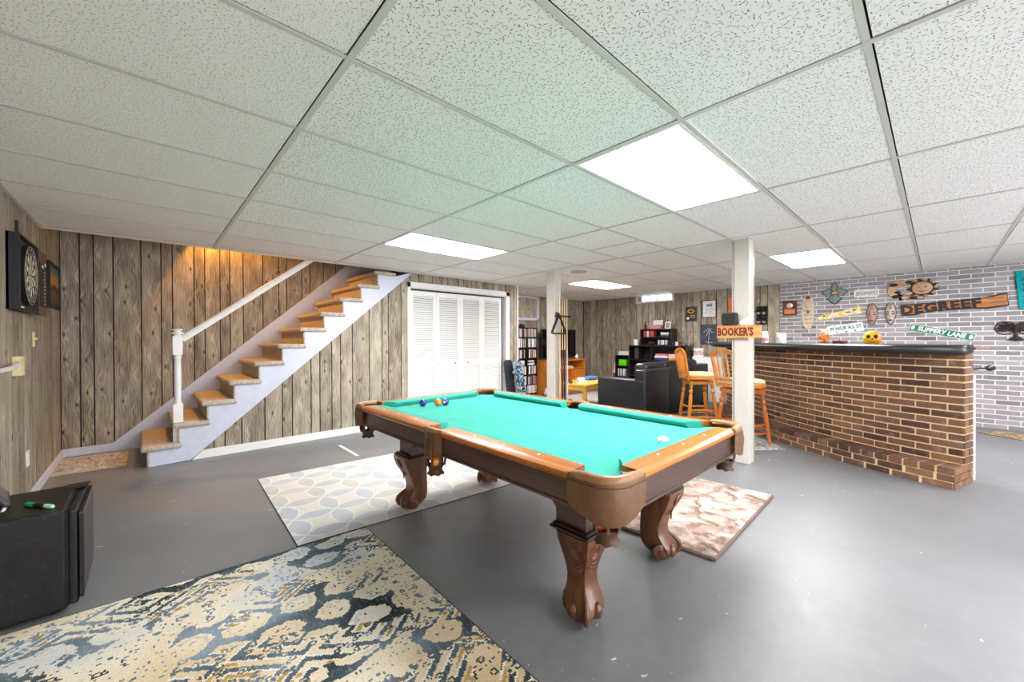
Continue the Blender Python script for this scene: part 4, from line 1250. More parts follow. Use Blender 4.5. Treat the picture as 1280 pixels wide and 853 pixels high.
# landscape picture
def landscape_mat():
    t = T('sunset_picture')
    x, y, z = t.sep(t.obj())
    n = t.noise(t.obj(), 8.0, 4.0, .6)
    f = t.ma('ADD', t.ma('DIVIDE', z, .42), t.ma('MULTIPLY', t.ma('SUBTRACT', n, .5), .35))
    c = t.ramp(f, [(.1, rgb(74, 52, 30)), (.34, rgb(120, 84, 42)), (.40, rgb(36, 40, 42)), (.5, rgb(56, 60, 54)), (.55, rgb(196, 150, 40)), (.72, rgb(176, 140, 56)), (.8, rgb(96, 124, 118)), (1, rgb(52, 92, 104))])
    return t.out(c, .4)
pc = thing('framed_picture', 'dark framed sunset landscape picture next to the dart cabinet', 'picture', (XL, 5.80, 1.535))
g = G()
for a, b, c, d in ((-.30, .30, 0, .03), (-.30, .30, .40, .43), (-.30, -.27, .03, .40), (.27, .30, .03, .40)): g.box(0, .022, a, b, c, d, .003)
obj('frame', g, M_BLACK, pc)
g = G(); g.box(0, .01, -.27, .27, .03, .40); obj('image', g, landscape_mat(), pc)
# electrical fittings
M_CREAM = pbr('cream_plastic', rgb(236, 226, 168), .4, vary=.03)
sw = thing('light_switch', 'small cream toggle light switch on the left wall', 'light switch', (XL, 4.90, 1.24))
g = G(); g.box(0, .007, -.037, .037, -.06, .06, .002); obj('plate', g, M_CREAM, sw)
g = G(); g.box(.006, .024, -.006, .006, -.006, .010, .002); obj('toggle', g, M_CREAM, sw)
ob = thing('outlet_box', 'square cream outlet box with a white cord on the left wall', 'outlet', (XL, 4.262, 1.055))
g = G(); g.box(0, .041, -.055, .055, -.066, .066, .003); obj('box', g, M_CREAM, ob)
g = G(); g.tube([(.03, -.05, .02), (.05, -.2, .02), (.06, -.45, .005), (.07, -.75, .006), (.075, -1.0, .02)], .014, 8); obj('cord', g, M_WHITE, ob, smooth=True)
ol = thing('wall_outlet', 'small white outlet plate low on the left wall', 'outlet', (XL, 4.64, .343))
g = G(); g.box(0, .008, -.037, .037, -.06, .06, .002); obj('plate', g, M_WHITE, ol)
g = G()
g.box(.008, .011, -.018, .018, .012, .042, .003); obj('socket', g, M_WHITE, ol)
g = G(); g.box(.008, .011, -.018, .018, -.042, -.012, .003); obj('socket', g, M_WHITE, ol)

fr = thing('mini_fridge', 'small black cube fridge standing by the patterned rug', 'fridge', (-.44, 2.885, 0))
def fridge_mat(name, rough):
    t = T(name)
    n = t.noise(t.comb(*[t.ma('MULTIPLY', v, k) for v, k in zip(t.sep(t.obj()), (60, 6, 60))]), 1.0, 3.0)
    n2 = t.noise(t.obj(), 14.0, 4.0)
    c = t.ramp(n2, [(.3, rgb(10, 10, 12)), (.7, rgb(24, 24, 28))])
    c = t.mix(t.ma('MULTIPLY', t.ma('SUBTRACT', n, .6), 1.6, clamp=True), c, rgb(86, 86, 88))
    return t.out(c, rough, 0, .5)
M_FR = fridge_mat('black_enamel', .38)
g = G(); g.box(-.215, .165, -.225, .215, .018, .468, .008, 2); obj('body', g, M_FR, fr)
g = G(); g.box(.172, .205, -.226, .216, .03, .462, .012, 3); dr_ = obj('door', g, M_FR, fr)
g = G(); g.box(.205, .222, -.226, .216, .05, .45, .014, 3); obj('door_skin', g, M_BLACKG, dr_)
g = G(); g.box(.164, .173, -.22, .21, .03, .46); obj('gasket', g, pbr('gasket', rgb(8, 8, 9), .8), fr)
g = G(); g.box(.13, .215, .12, .20, .464, .476, .004); obj('hinge_cover', g, M_BLACKG, fr)
for a, b in ((-.17, -.18), (-.17, .17), (.13, -.18), (.13, .17)):
    g = G(); g.lathe([(0, 0), (.018, 0), (.016, .02), (0, .02)], 10, (a, b, 0)); obj('foot', g, M_BLACK, fr)
mk = thing('marker_pen', 'green highlighter marker lying on the black fridge', 'marker', (-.362, 2.775, .477), math.atan2(-.158, .117))
M_GRN = pbr('green_plastic', rgb(24, 178, 104), .35)
g = G(); g.lathe([(0, -.085), (.007, -.085), (.0095, -.078), (.0095, -.035), (0, -.035)], 12, (0, 0, 0), 'X'); obj('cap', g, M_GRN, mk, smooth=True)
g = G(); g.lathe([(0, -.035), (.0085, -.035), (.0085, .03), (0, .03)], 12, (0, 0, 0), 'X'); obj('barrel', g, M_BLACK, mk, smooth=True)
g = G(); g.lathe([(0, .03), (.0088, .03), (.0088, .07), (.006, .078), (0, .08)], 12, (0, 0, 0), 'X'); obj('end_plug', g, pbr('pale_green_plastic', rgb(176, 236, 190), .35), mk, smooth=True)
dv = thing('tablet_device', 'dark framed tablet propped up on the black fridge by the wall', 'tablet', (-.475, 2.96, .485), 0, None, (0, math.radians(-35), math.radians(10)))
g = G(); g.box(-.02, .0, -.12, .12, .0, .17, .006, 2); obj('casing', g, pbr('slate_casing', rgb(52, 54, 64), .4), dv)
g = G(); g.box(.0, .002, -.10, .10, .02, .15); obj('screen', g, pbr('dull_screen', rgb(88, 88, 90), .3), dv)
g = G(); g.tube([(-.02, -.10, .002), (-.03, -.13, .0), (-.05, -.17, -.01)], .006, 8); obj('cable', g, M_WHITE, dv, smooth=True)
# strip of white tape on the floor
tp = tag(obj('floor_tape', (lambda g: (g.box(-.016, .016, -.28, .28, .0004, .0016), g)[1])(G()), pbr('white_tape', rgb(236, 236, 232), .6), None, (1.624, 4.43, 0), (0, 0, math.radians(-.8))), 'short strip of white tape on the floor by the stairs', 'tape')

# ================================================================= CUE RACK ON THE FIRST POST
rk = thing('cue_rack', 'dark wooden cue rack fixed to the white support post', 'cue rack', (4.36, 3.665, 0))
M_RACK = wood('rack_wood', rgb(40, 22, 20), rgb(74, 44, 36), .4, .2, 'X')
g = G(); g.box(-.10, .18, -.03, .036, 1.535, 1.562, .004); obj('clip_bar', g, M_RACK, rk)
for k in range(5):
    g = G(); g.lathe([(.010, 0), (.016, .004), (.016, .02), (.010, .024)], 10, (-.075 + .052 * k, -.035, 1.537)); obj('clip', g, M_BLACK, rk)
g = G(); g.box(-.10, .18, -.06, .036, .315, .345, .006); obj('base_shelf', g, M_RACK, rk)
g = G(); g.tube([(-.13, -.02, 1.585), (-.10, -.03, 1.575), (-.07, -.02, 1.57)], .022, 8); obj('hook', g, pbr('plum_hook', rgb(74, 40, 48), .5), rk, smooth=True)
M_SHAFT = wood('maple_shaft', rgb(206, 166, 110), rgb(240, 208, 156), .3, .3, 'Z')
cues = [(-.075, 1.50, M_SHAFT, rgb(206, 170, 118), 'pale maple cue with a light butt at the left end of the rack'),
        (-.023, 1.47, M_SHAFT, rgb(70, 36, 26), 'maple cue with a dark brown butt beside the pale one'),
        (.029, 1.46, M_SHAFT, rgb(58, 28, 24), 'maple cue with a dark burgundy butt at the middle of the rack'),
        (.081, 1.455, M_SHAFT, rgb(214, 206, 190), 'slim cue with a white speckled butt at the outer end of the rack')]
for i, (x, L_, ms, bc, lab) in enumerate(cues):
    c_ = thing('pool_cue', lab, 'pool cue', (4.36 + x, 3.665 - .04, .346), 0, 'cues in the rack')
    g = G(); g.lathe([(0, .72), (.0095, .72), (.0065, L_ - .02), (0, L_ - .02)], 10); obj('shaft', g, ms, c_, smooth=True)
    g = G(); g.lathe([(0, 0), (.015, 0), (.0145, .3), (.0115, .6), (.0095, .72), (0, .72)], 12); obj('butt', g, pbr('cue_butt_%d' % i, bc, .3, coat=.4), c_, smooth=True)
    g = G(); g.lathe([(0, L_ - .02), (.0068, L_ - .02), (.006, L_), (0, L_)], 10); obj('tip', g, pbr('cue_tip', rgb(230, 230, 226), .6), c_)
tg = thing('ball_triangle', 'black triangular ball rack hanging from the cue rack', 'triangle rack', (4.25, 3.615, 1.30))
A_, B_, C_ = Vector((0, 0, .272)), Vector((-.155, 0, .0)), Vector((.155, 0, .0))
pth = []
for P_, Q_, R_ in ((C_, A_, B_), (A_, B_, C_), (B_, C_, A_)):
    a = Q_ + (P_ - Q_).normalized() * .03; b = Q_ + (R_ - Q_).normalized() * .03
    pth += [a, (a + b) / 2 * .6 + Q_ * .4, b]
g = G(); g.tube(pth, .012, 8, closed=True, sx=1.8); obj('frame', g, M_BLACK, tg, smooth=True)

# ================================================================= SIGN LEDGE ON THE SECOND POST
M_SIGN = wood('sign_pine', rgb(204, 128, 66), rgb(238, 178, 110), .5, .1, 'Y')
bs = thing('wooden_sign', "orange-stained wooden sign reading BOOKER'S fixed to the white post", 'sign', (4.232, 1.315, 1.288))
g = G(); g.box(-.022, .028, -.192, .192, -.06, .06, .004); obj('board', g, M_SIGN, bs)
g = G(); g.box(-.03, .028, -.192, .192, .056, .063, .002); obj('ledge', g, M_SIGN, bs)
o = obj('lettering', text_mesh("BOOKER'S", .100, .002, bold=.0045, spacing=1.06), pbr('burnt_brown', rgb(110, 42, 22), .7), bs, (-.023, .026, -.004), (PI / 2, 0, -PI / 2))
o.scale = (.66, 1.05, 1)
spk = thing('speaker', 'small black rounded speaker standing on the wooden sign ledge', 'speaker', (4.232, 1.392, 1.352))
g = G(); g.box(-.035, .025, -.073, .073, 0, .125, .022, 4); obj('case', g, pbr('charcoal_mesh', rgb(44, 46, 48), .7, bump=.3, scale=300), spk, smooth=True, angle=60)
g = G(); g.box(-.037, -.034, -.055, .055, .018, .108, .001); obj('grille', g, pbr('dark_grille', rgb(34, 36, 38), .8, bump=.4, scale=400), spk)
wt = thing('paper_crane', 'crumpled white folded paper on the wooden sign ledge', 'paper', (4.225, 1.245, 1.352))
g = G()
pp = [Vector(v) for v in ((0, .05, 0), (-.02, -.05, 0), (.02, -.04, 0), (0, -.06, .10), (-.01, .02, .06), (0, .06, .03), (.015, -.02, .085))]
for t3 in ((0, 1, 4), (1, 3, 4), (3, 6, 4), (1, 2, 3), (2, 6, 3), (2, 0, 6), (0, 5, 4), (0, 4, 6), (0, 2, 1)):
    a, b, c = [pp[i] for i in t3]; n_ = (b - a).cross(c - a).normalized() * .0015
    g.prism([a - n_ / 2, b - n_ / 2, c - n_ / 2], n_)
obj('folds', g, M_WHITE, wt)

# ================================================================= RECESS: DISC SHELF, DECKS, TV STAND
sh = thing('disc_shelf', 'tall narrow black shelf packed with disc cases beside the closet wall', 'shelf', (6.03, 6.115, 0))
M_SHB = pbr('black_laminate', rgb(24, 20, 22), .45)
W2, D2 = .312, .088
zs = [.04, .234, .458, .655, .811, 1.044, 1.268, 1.470]
g = G(); g.box(-W2, -W2 + .014, -D2, D2, 0, 1.47); g.box(W2 - .014, W2, -D2, D2, 0, 1.47); obj('side_panel', g, M_SHB, sh)
g = G(); g.box(-W2, W2, D2 - .006, D2, 0, 1.47); obj('back_panel', g, M_SHB, sh)
g = G(); g.box(-.007, .007, -D2, D2 - .006, 0, 1.47); obj('divider', g, M_SHB, sh)
for z in zs:
    g = G(); g.box(-W2 + .014, W2 - .014, -D2, D2 - .006, z - .014, z); obj('shelf_board', g, M_SHB, sh)
SP = [pbr('spine_%d' % i, c, .35, vary=.35, scale=60) for i, c in enumerate((rgb(226, 226, 228), rgb(196, 198, 206), rgb(60, 58, 64), rgb(240, 240, 238), rgb(150, 120, 110), rgb(176, 60, 58), rgb(206, 186, 160), rgb(96, 110, 130), rgb(222, 208, 200), rgb(30, 30, 34)))]
CASE = []
for m_ in SP:
    me = G(); me.box(-.5, .5, -.5, .5, -.5, .5, .03); me = me.mesh('disc_case'); me.materials.append(m_); CASE.append(me)
ORD = ['first', 'second', 'third', 'fourth', 'fifth', 'sixth', 'seventh', 'eighth', 'ninth', 'tenth', 'eleventh', 'twelfth', 'thirteenth', 'fourteenth', 'fifteenth', 'sixteenth', 'seventeenth', 'eighteenth', 'nineteenth', 'twentieth']
rowname = ['bottom', 'second lowest', 'third lowest', 'short middle', 'third highest', 'second highest', 'top']
for r in range(7):
    z0, z1 = zs[r], zs[r + 1] - .014
    for side, s0, s1 in (('left', -W2 + .018, -.011), ('right', .011, W2 - .018)):
        x = s0; num = 0
        if r == 3:
            # two short stacks lying flat
            zz = z0
            while zz < z1 - .05:
                o = obj('disc_case', random.choice(CASE), None, None, (6.03 + s0 + .13, 6.10, zz + .0075), None, (.19, .135, .0148))
                tag(o, '%s disc case from the bottom, flat %s stack in disc shelf' % (ORD[num], side), 'disc case', 'disc cases on the black shelf'); zz += .0152; num += 1
            continue
        while x < s1 - .03:
            w = random.choice((.015, .015, .016, .022, .026)); h_ = min(random.choice((.17, .19, .19, .185)), z1 - z0 - .01)
            o = obj('disc_case', random.choice(CASE), None, None, (6.03 + x + w / 2, 6.09 + random.uniform(-.012, .004), z0 + h_ / 2), None, (w - .001, .135, h_))
            tag(o, '%s disc case from the left, %s bay, %s row of disc shelf' % (ORD[num], side, rowname[r]), 'disc case', 'disc cases on the black shelf')
            x += w; num += 1
ct = thing('camera_case', 'dark lumpy camera gear lying on top of the disc shelf', 'camera', (5.90, 6.11, 1.471))
g = G(); g.box(-.12, .02, -.05, .05, 0, .035, .008); obj('box', g, M_BLACKG, ct)
g = G(); g.box(-.02, .13, -.04, .04, .0, .06, .014, 2); g.cyl((.02, -.05, .05), (.02, .02, .05), .03); obj('body', g, pbr('plum_black', rgb(40, 26, 34), .5), ct)
bag = thing('plastic_bag', 'crumpled white bag on the floor by the disc shelf', 'bag', (6.33, 5.70, 0))
g = G(); g.sphere((0, 0, .07), .085, 12, 8, (1, .8, 1.0))
for v in g.bm.verts: v.co += Vector((random.uniform(-.018, .018), random.uniform(-.018, .018), random.uniform(-.014, .014))); v.co.z = max(v.co.z, .001)
obj('crumple', g, pbr('bag_white', rgb(206, 214, 224), .4), bag)
def deck(label, loc, rot, mat, L_=.86, w=.20):
    t_ = thing('skateboard_deck', label, 'skateboard', loc, 0, 'decks leaning on the closet wall', rot)
    ring = []
    n = 14
    for i in range(2 * n):
        a = 2 * PI * i / (2 * n); sx = math.cos(a); sz = math.sin(a)
        x = w / 2 * (abs(sx) ** .6) * (1 if sx >= 0 else -1); z = (L_ / 2 - w / 2) * (1 if sz >= 0 else -1) * (1 if abs(sz) > 1e-6 else 0) + w / 2 * (abs(sz) ** .6) * (1 if sz >= 0 else -1)
        ring.append(Vector((x, 0, L_ / 2 + z)))
    g = G(); g.prism(ring, (0, .012, 0)); obj('deck', g, mat, t_)
    for z in (.2, L_ - .2):
        g = G(); g.box(-.04, .04, .012, .03, z - .03, z + .03); g.cyl((-.07, .04, z), (.07, .04, z), .008); tr_ = obj('truck', g, pbr('truck_metal', rgb(150, 150, 154), .3, .9), t_)
        for sx in (-.075, .075):
            g = G(); g.cyl((sx - .016, .042, z), (sx + .016, .042, z), .027, None, 14); obj('wheel', g, pbr('wheel_white', rgb(220, 216, 200), .5), tr_)
    return t_
def splash_mat():
    t = T('blue_graphic_deck')
    n = t.noise(t.obj(), 16.0, 3.0, .6, 1.2)
    return t.out(t.ramp(n, [(.36, rgb(20, 24, 30)), (.46, rgb(60, 110, 140)), (.54, rgb(206, 216, 220)), (.62, rgb(30, 36, 44))], 'CONSTANT'), .35)
deck('plain dark skateboard deck leaning on the wall by the closet', (4.735, 5.09, .004), (math.radians(-5.5), math.radians(-3), 0), pbr('dark_deck', rgb(38, 44, 50), .5))
deck('blue and white patterned skateboard deck leaning by the closet corner', (4.955, 4.99, .004), (math.radians(-5.5), math.radians(-10), 0), splash_mat())

M_PINE = wood('orange_pine', rgb(196, 104, 20), rgb(236, 152, 48), .35, .3, 'X')
M_PINEL = wood('light_pine', rgb(226, 158, 52), rgb(250, 200, 96), .35, .3, 'X')
ts = thing('tv_stand', 'orange pine television stand with open shelves against the recess wall', 'tv stand', (7.05, 5.97, 0))
def bx_(name, a, b, c, d, e, f, mat, par, bev=.004):
    g = G(); g.box(a, b, c, d, e, f, bev); return obj(name, g, mat, par)
bx_('top', -.69, .69, -.22, .22, .715, .745, M_PINE, ts); bx_('side_panel', -.68, -.655, -.21, .21, 0, .715, M_PINE, ts); bx_('side_panel', .655, .68, -.21, .21, 0, .715, M_PINE, ts)
bx_('bottom', -.655, .655, -.21, .21, .05, .075, M_PINE, ts); bx_('shelf_board', -.655, .655, -.21, .21, .52, .542, M_PINE, ts); bx_('back_panel', -.655, .655, .19, .205, .05, .715, M_PINE, ts)
bx_('divider', .20, .222, -.21, .19, .075, .52, M_PINE, ts)
dd = bx_('door', .23, .645, -.222, -.205, .085, .51, M_PINE, ts); bx_('door_panel', .29, .585, -.228, -.221, .14, .455, M_PINE, dd)
g = G(); g.sphere((.27, -.232, .30), .012, 10, 8); obj('knob', g, M_SHAFT, dd)
bx_('plinth', -.655, .655, -.19, -.175, 0, .05, M_PINE, ts)
tv = thing('television', 'flat black television standing on the pine stand', 'television', (7.08, 6.02, .746))
bx_('screen_bezel', -.60, .61, -.02, .015, .035, .70, M_BLACKG, tv); bx_('screen', -.585, .595, -.022, -.019, .055, .685, pbr('tv_glass', rgb(10, 12, 13), .12), tv, 0); bx_('foot', -.22, .22, -.09, .08, 0, .012, M_BLACKG, tv); bx_('neck', -.05, .05, -.01, .02, .012, .08, M_BLACKG, tv)
wf_ = thing('white_figurine', 'small round white figurine on the corner of the pine stand', 'figurine', (7.50, 5.83, .746))
g = G(); g.sphere((0, 0, .045), .045, 12, 10); obj('body', g, M_WHITE, wf_, smooth=True)
g = G(); g.sphere((0, -.01, .095), .024, 10, 8); obj('head', g, M_WHITE, wf_, smooth=True)
rc = thing('game_console', 'slim white console box on the open shelf of the pine stand', 'console', (7.15, 5.88, .543))
bx_('case', -.16, .16, -.10, .10, 0, .045, M_WHITE, rc, .008); bx_('slot', -.12, .12, -.102, -.099, .018, .024, M_BLACK, rc, 0)

# ================================================================= SOFA AND COFFEE TABLE
M_LEATHB = pbr('black_leather', rgb(30, 31, 34), .38, vary=.18, scale=9, bump=.12)
sf = thing('sofa', 'long black leather sofa seen from behind, facing the television', 'sofa', (6.45, 3.28, 0))
Lh = 1.16
bx_('base', -Lh, Lh, -.38, .40, .04, .30, M_LEATHB, sf, .02)
def soft(name, a, b, c, d, e, f, bev, par=sf, mat=M_LEATHB):
    g = G(); g.box(a, b, c, d, e, f, bev, 4); return obj(name, g, mat, par, smooth=True, angle=60)
for k, (a, b) in enumerate(((-Lh, -.40), (-.39, .39), (.40, Lh))):
    g = G(); g.box(a, b, -.41, -.23, .06, .76, .03, 3); obj('back_section', g, M_LEATHB, sf, smooth=True, angle=60)
for s_ in (-1, 1):
    g = G(); x0, x1 = (-Lh - .01, -Lh + .21) if s_ < 0 else (Lh - .21, Lh + .01)
    g.box(x0, x1, -.405, .42, .06, .615, .035, 4); o = obj('armrest', g, M_LEATHB, sf, smooth=True, angle=60)
    g = G(); g.box(x0 - .004, x1 + .004, -.40, .425, .045, .165, .01, 2); obj('skirt_band', g, M_LEATHB, o)
for k in range(3):
    a = -Lh + .22 + k * .64
    soft('back_cushion', a, a + .625, -.30, -.08, .42, .845, .07); soft('seat_cushion', a, a + .625, -.12, .41, .29, .46, .05)
for a in (-1.08, 1.08):
    for b in (-.33, .36):
        g = G(); g.box(a - .025, a + .025, b - .025, b + .025, 0, .045); obj('foot', g, M_BLACK, sf)

cf = thing('coffee_table', 'light pine coffee table between the sofa and the television', 'coffee table', (5.78, 4.32, .007), math.radians(12))
bx_('top', -.57, .57, -.30, .30, .42, .452, M_PINEL, cf, .006)
for a in (-.51, .51):
    for b in (-.24, .24): bx_('leg', a - .03, a + .03, b - .03, b + .03, 0, .42, M_PINEL, cf)
for b in (-.25, .25): bx_('apron', -.48, .48, b - .01, b + .01, .35, .42, M_PINEL, cf)
for a in (-.52, .52): bx_('apron', a - .01, a + .01, -.21, .21, .35, .42, M_PINEL, cf)
def lump(name, label, cat, loc, r, sc, mat, rz=0):
    t_ = thing(name, label, cat, loc, rz)
    g = G(); g.sphere((0, 0, r * sc[2]), r, 12, 8, sc)
    rnd = random.Random(len(label))
    for v in g.bm.verts: v.co += Vector((rnd.uniform(-.1, .1), rnd.uniform(-.1, .1), rnd.uniform(-.08, .08))) * r; v.co.z = max(v.co.z, .0)
    obj('body', g, mat, t_, smooth=True); return t_
gc = thing('game_controller', 'white game controller near the front of the coffee table', 'game controller', (5.42, 4.18, .453), .4)
g = G(); g.box(-.05, .05, -.03, .03, 0, .035, .012, 3); g.sphere((-.055, -.03, .02), .025, 10, 8); g.sphere((.055, -.03, .02), .025, 10, 8); obj('body', g, M_WHITE, gc, smooth=True)
for a in (-.025, .025):
    g = G(); g.lathe([(0, .03), (.009, .03), (.012, .046), (0, .05)], 10, (a, .0, 0)); obj('thumb_stick', g, M_BLACK, gc)
gc2 = copy_tree(gc); gc2.location = (5.66, 4.30, .453); gc2.rotation_euler = (0, 0, 1.7); gc2['label'] = 'white game controller at the middle of the coffee table'
hs_ = thing('headset', 'grey headset lying on the coffee table', 'headset', (5.36, 4.32, .453), .9)
g = G(); g.tube([(.08 * math.cos(a), .08 * math.sin(a) * 1.0, .02) for a in [PI * i / 10 for i in range(11)]], .011, 8); obj('headband', g, pbr('grey_plastic', rgb(150, 152, 156), .4), hs_, smooth=True)
for s_ in (-1, 1):
    g = G(); g.cyl((s_ * .065, 0, .035), (s_ * .095, 0, .035), .034, None, 14); obj('ear_cup', g, pbr('dark_grey_plastic', rgb(60, 62, 66), .5), hs_, smooth=True)
lump('folded_cloth', 'crumpled blue cloth on the far end of the coffee table', 'cloth', (6.10, 4.42, .453), .11, (1.5, 1, .35), pbr('blue_cloth', rgb(64, 104, 160), .9))
lump('paper_bundle', 'crumpled white paper on the coffee table beside the blue cloth', 'paper', (5.86, 4.46, .453), .07, (1.4, 1, .4), M_WHITE)
lump('blanket', 'dark patterned blanket heaped on the floor by the coffee table', 'blanket', (5.28, 3.84, .007), .15, (1.2, .6, .5), mat_mat('blanket_weave', rgb(40, 44, 54), rgb(110, 116, 128), 14.0))
rug('lounge_rug', [(5.0, 3.72), (7.6, 3.72), (7.6, 5.4), (5.0, 5.4)], mat_mat('lounge_grey', rgb(206, 200, 192), rgb(176, 170, 166), 6.0), 'pale grey lounge rug under the coffee table', .006, None)

# ================================================================= DARK SHELVING ON THE FAR WALL
M_ESP = pbr('espresso_laminate', rgb(38, 24, 24), .4, vary=.12)
def unit(name, label, y0, y1, x0, z0, z1, boards, divs=()):
    t_ = thing(name, label, 'shelf unit', (8.29, (y0 + y1) / 2, z0))
    h_ = z1 - z0; w = (y1 - y0) / 2; d = 8.29 - x0
    for a in (-w, w - .018): bx_('side_panel', -d, 0, a, a + .018, 0, h_, M_ESP, t_, .001)
    bx_('back_panel', -.008, 0, -w + .018, w - .018, 0, h_, M_ESP, t_, 0)
    for z in boards: bx_('shelf_board', -d, -.008, -w + .018, w - .018, z - .02, z, M_ESP, t_, .001)
    for (yy, a, b) in divs: bx_('divider', -d + .005, -.008, yy - .009, yy + .009, a, b, M_ESP, t_, .001)
    return t_
unit('shelf_unit', 'low dark shelf unit with a green box at the end of the shelving', 4.745, 5.10, 8.0, 0, .845, (.06, .36, .60, .845))
unit('shelf_unit', 'wide dark shelf unit with two bays behind the sofa', 3.575, 4.742, 8.0, 0, 1.07, (.06, .40, .76, 1.07), ((.05, .06, 1.05),))
unit('hutch_shelf', 'small dark hutch standing on the wide shelf unit', 3.765, 4.475, 8.02, 1.07, 1.43, (.02, .19, .36))
def cbox(name, label, cat, y, z, w, h_, d, mat, x=8.04, rz=0, group=None):
    """closed carton with a lid strip, standing on a shelf; y,z = centre / base"""
    t_ = thing(name, label, cat, (x + d / 2, y, z + .0005), rz, group)
    g = G(); g.box(-d / 2, d / 2, -w / 2, w / 2, 0, h_ * .86, min(w, h_, d) * .06); obj('body', g, mat, t_)
    g = G(); g.box(-d / 2 - .001, d / 2 + .001, -w / 2 - .001, w / 2 + .001, h_ * .86, h_, min(w, h_, d) * .05); obj('lid', g, mat, t_)
    return t_
cA = lambda n, r, g_, b: pbr(n, rgb(r, g_, b), .5, vary=.2, scale=40)
cbox('storage_box', 'bright green storage box on the low shelf unit', 'box', 4.93, .60, .20, .145, .2, cA('lime_box', 92, 226, 20))
for k, (c, w) in enumerate(((SP[0], .02), (SP[7], .03), (SP[3], .028), (SP[2], .022), (SP[0], .03), (SP[1], .02), (SP[7], .026))):
    o = obj('book', CASE[SP.index(c)], None, None, (8.12, 5.04 - k * .034, .36 + .085), None, (.16, w, .17)); tag(o, ORD[k] + ' upright book from the left on the lower board of the low shelf unit', 'book', 'books on the low shelf unit')
for k in range(3):
    o = obj('game_box', CASE[(3, 8, 0)[k]], None, None, (8.14, 4.90, .845 + .016 + k * .028), (0, 0, .05 * k), (.22, .26, .027)); tag(o, ('bottom', 'middle', 'top')[k] + ' flat pale box in the stack on the low shelf unit', 'box', 'flat boxes on the low shelf unit')
tb_ = thing('toy_bottle', 'tall white and red bottle standing beside the low shelf unit', 'bottle', (8.16, 5.19, 0))
g = G(); g.lathe([(0, 0), (.055, 0), (.055, .46), (.03, .56), (.03, .66), (0, .66)], 14); obj('body', g, M_WHITE, tb_, smooth=True)
g = G(); g.lathe([(.0555, .30), (.0565, .30), (.0565, .42), (.0555, .42)], 14); obj('label_band', g, cA('crimson', 170, 40, 70), tb_)
# wide unit contents
tw = thing('computer_tower', 'black computer tower in the left bay of the wide shelf unit', 'computer', (8.13, 4.56, .761))
bx_('case', -.12, .12, -.05, .05, 0, .26, M_BLACKG, tw, .006); bx_('front_panel', -.125, -.12, -.04, .04, .02, .24, pbr('tower_front', rgb(60, 60, 64), .3), tw, .001)
for k, (lab, mt, w, h_) in enumerate((('dark blue', cA('navy_box', 40, 60, 130), .30, .05), ('white', SP[3], .28, .045), ('red and white', cA('red_white', 214, 120, 100), .25, .04))):
    z = .761 + (0, .05, .095)[k]
    o = obj('board_game', CASE[0].copy(), None, None, (8.14, 4.00, z + h_ / 2), (0, 0, .03 * k), (.24, w, h_)); o.data.materials.clear(); o.data.materials.append(mt); tag(o, lab + ' board game box in the stack at the right bay', 'board game', 'board games in the wide unit')
for k, (lab, mt, w, h_) in enumerate((('orange', cA('orange_box', 230, 130, 30), .20, .05), ('cream', SP[8], .22, .04), ('pale pink', cA('pink_box', 236, 200, 196), .2, .04))):
    z = .761 + (0, .05, .09)[k]
    o = obj('board_game', CASE[0].copy(), None, None, (8.14, 3.73, z + h_ / 2), (0, 0, -.04 * k), (.22, w, h_)); o.data.materials.clear(); o.data.materials.append(mt); tag(o, lab + ' board game box beside the sofa end of the wide unit', 'board game', 'board games in the wide unit')
# on top of the wide unit
def mug(label, y, mat, z=1.0705, s=1.0, x=8.08):
    t_ = thing('mug', label, 'mug', (x, y, z), .6, 'mugs on the wide unit')
    g = G(); g.lathe([(0, 0), (.036 * s, 0), (.040 * s, .09 * s), (.035 * s, .09 * s), (.032 * s, .008), (0, .008)], 14); obj('cup', g, mat, t_, smooth=True)
    g = G(); g.tube([(-.04 * s + .0, 0, .07 * s), (-.068 * s, 0, .06 * s), (-.068 * s, 0, .03 * s), (-.038 * s, 0, .02 * s)], .006, 6); obj('handle', g, mat, t_, smooth=True)
mug('white mug with dark print at the near end of the hutch', 4.60, M_WHITE, s=1.5)
mug('dark mug to the right of the hutch', 3.752, cA('dark_mug', 44, 40, 44), s=1.0)
mug('white mug next to the red one on the wide unit', 3.672, M_WHITE, s=.9)
mug('crimson mug at the end of the wide unit', 3.60, cA('crimson_mug', 160, 30, 60), s=.9)
# hutch contents
for k in range(8):
    o = obj('book', CASE[(5, 5, 4, 3, 5, 5, 4, 5)[k]], None, None, (8.13, 4.40 - k * .03, 1.26 + .065), None, (.14, .027, .13)); tag(o, ORD[k] + ' small book from the left in the reddish row inside the hutch', 'book', 'red books in the hutch')
for k in range(4):
    o = obj('flat_case', CASE[(2, 7, 3, 1)[k]], None, None, (8.14, 3.93, 1.26 + .012 + k * .024), None, (.16, .18, .0235)); tag(o, ('lowest', 'second', 'third', 'topmost')[k] + ' flat case in the grey stack inside the hutch', 'case', 'flat cases in the hutch')
for k in range(6):
    o = obj('book', CASE[(1, 7, 1, 3, 7, 1)[k]], None, None, (8.12, 4.06 - k * .034, 1.09 + .05), None, (.14, .03, .10)); tag(o, ORD[k] + ' pale blue book from the left on the lowest board of the hutch', 'book', 'pale books in the hutch')
lump('trinket', 'dark bumpy trinket bowl on the lowest board of the hutch', 'trinket', (8.12, 4.26, 1.0905), .05, (1, 1.6, .7), cA('bronze_dark', 70, 52, 40))
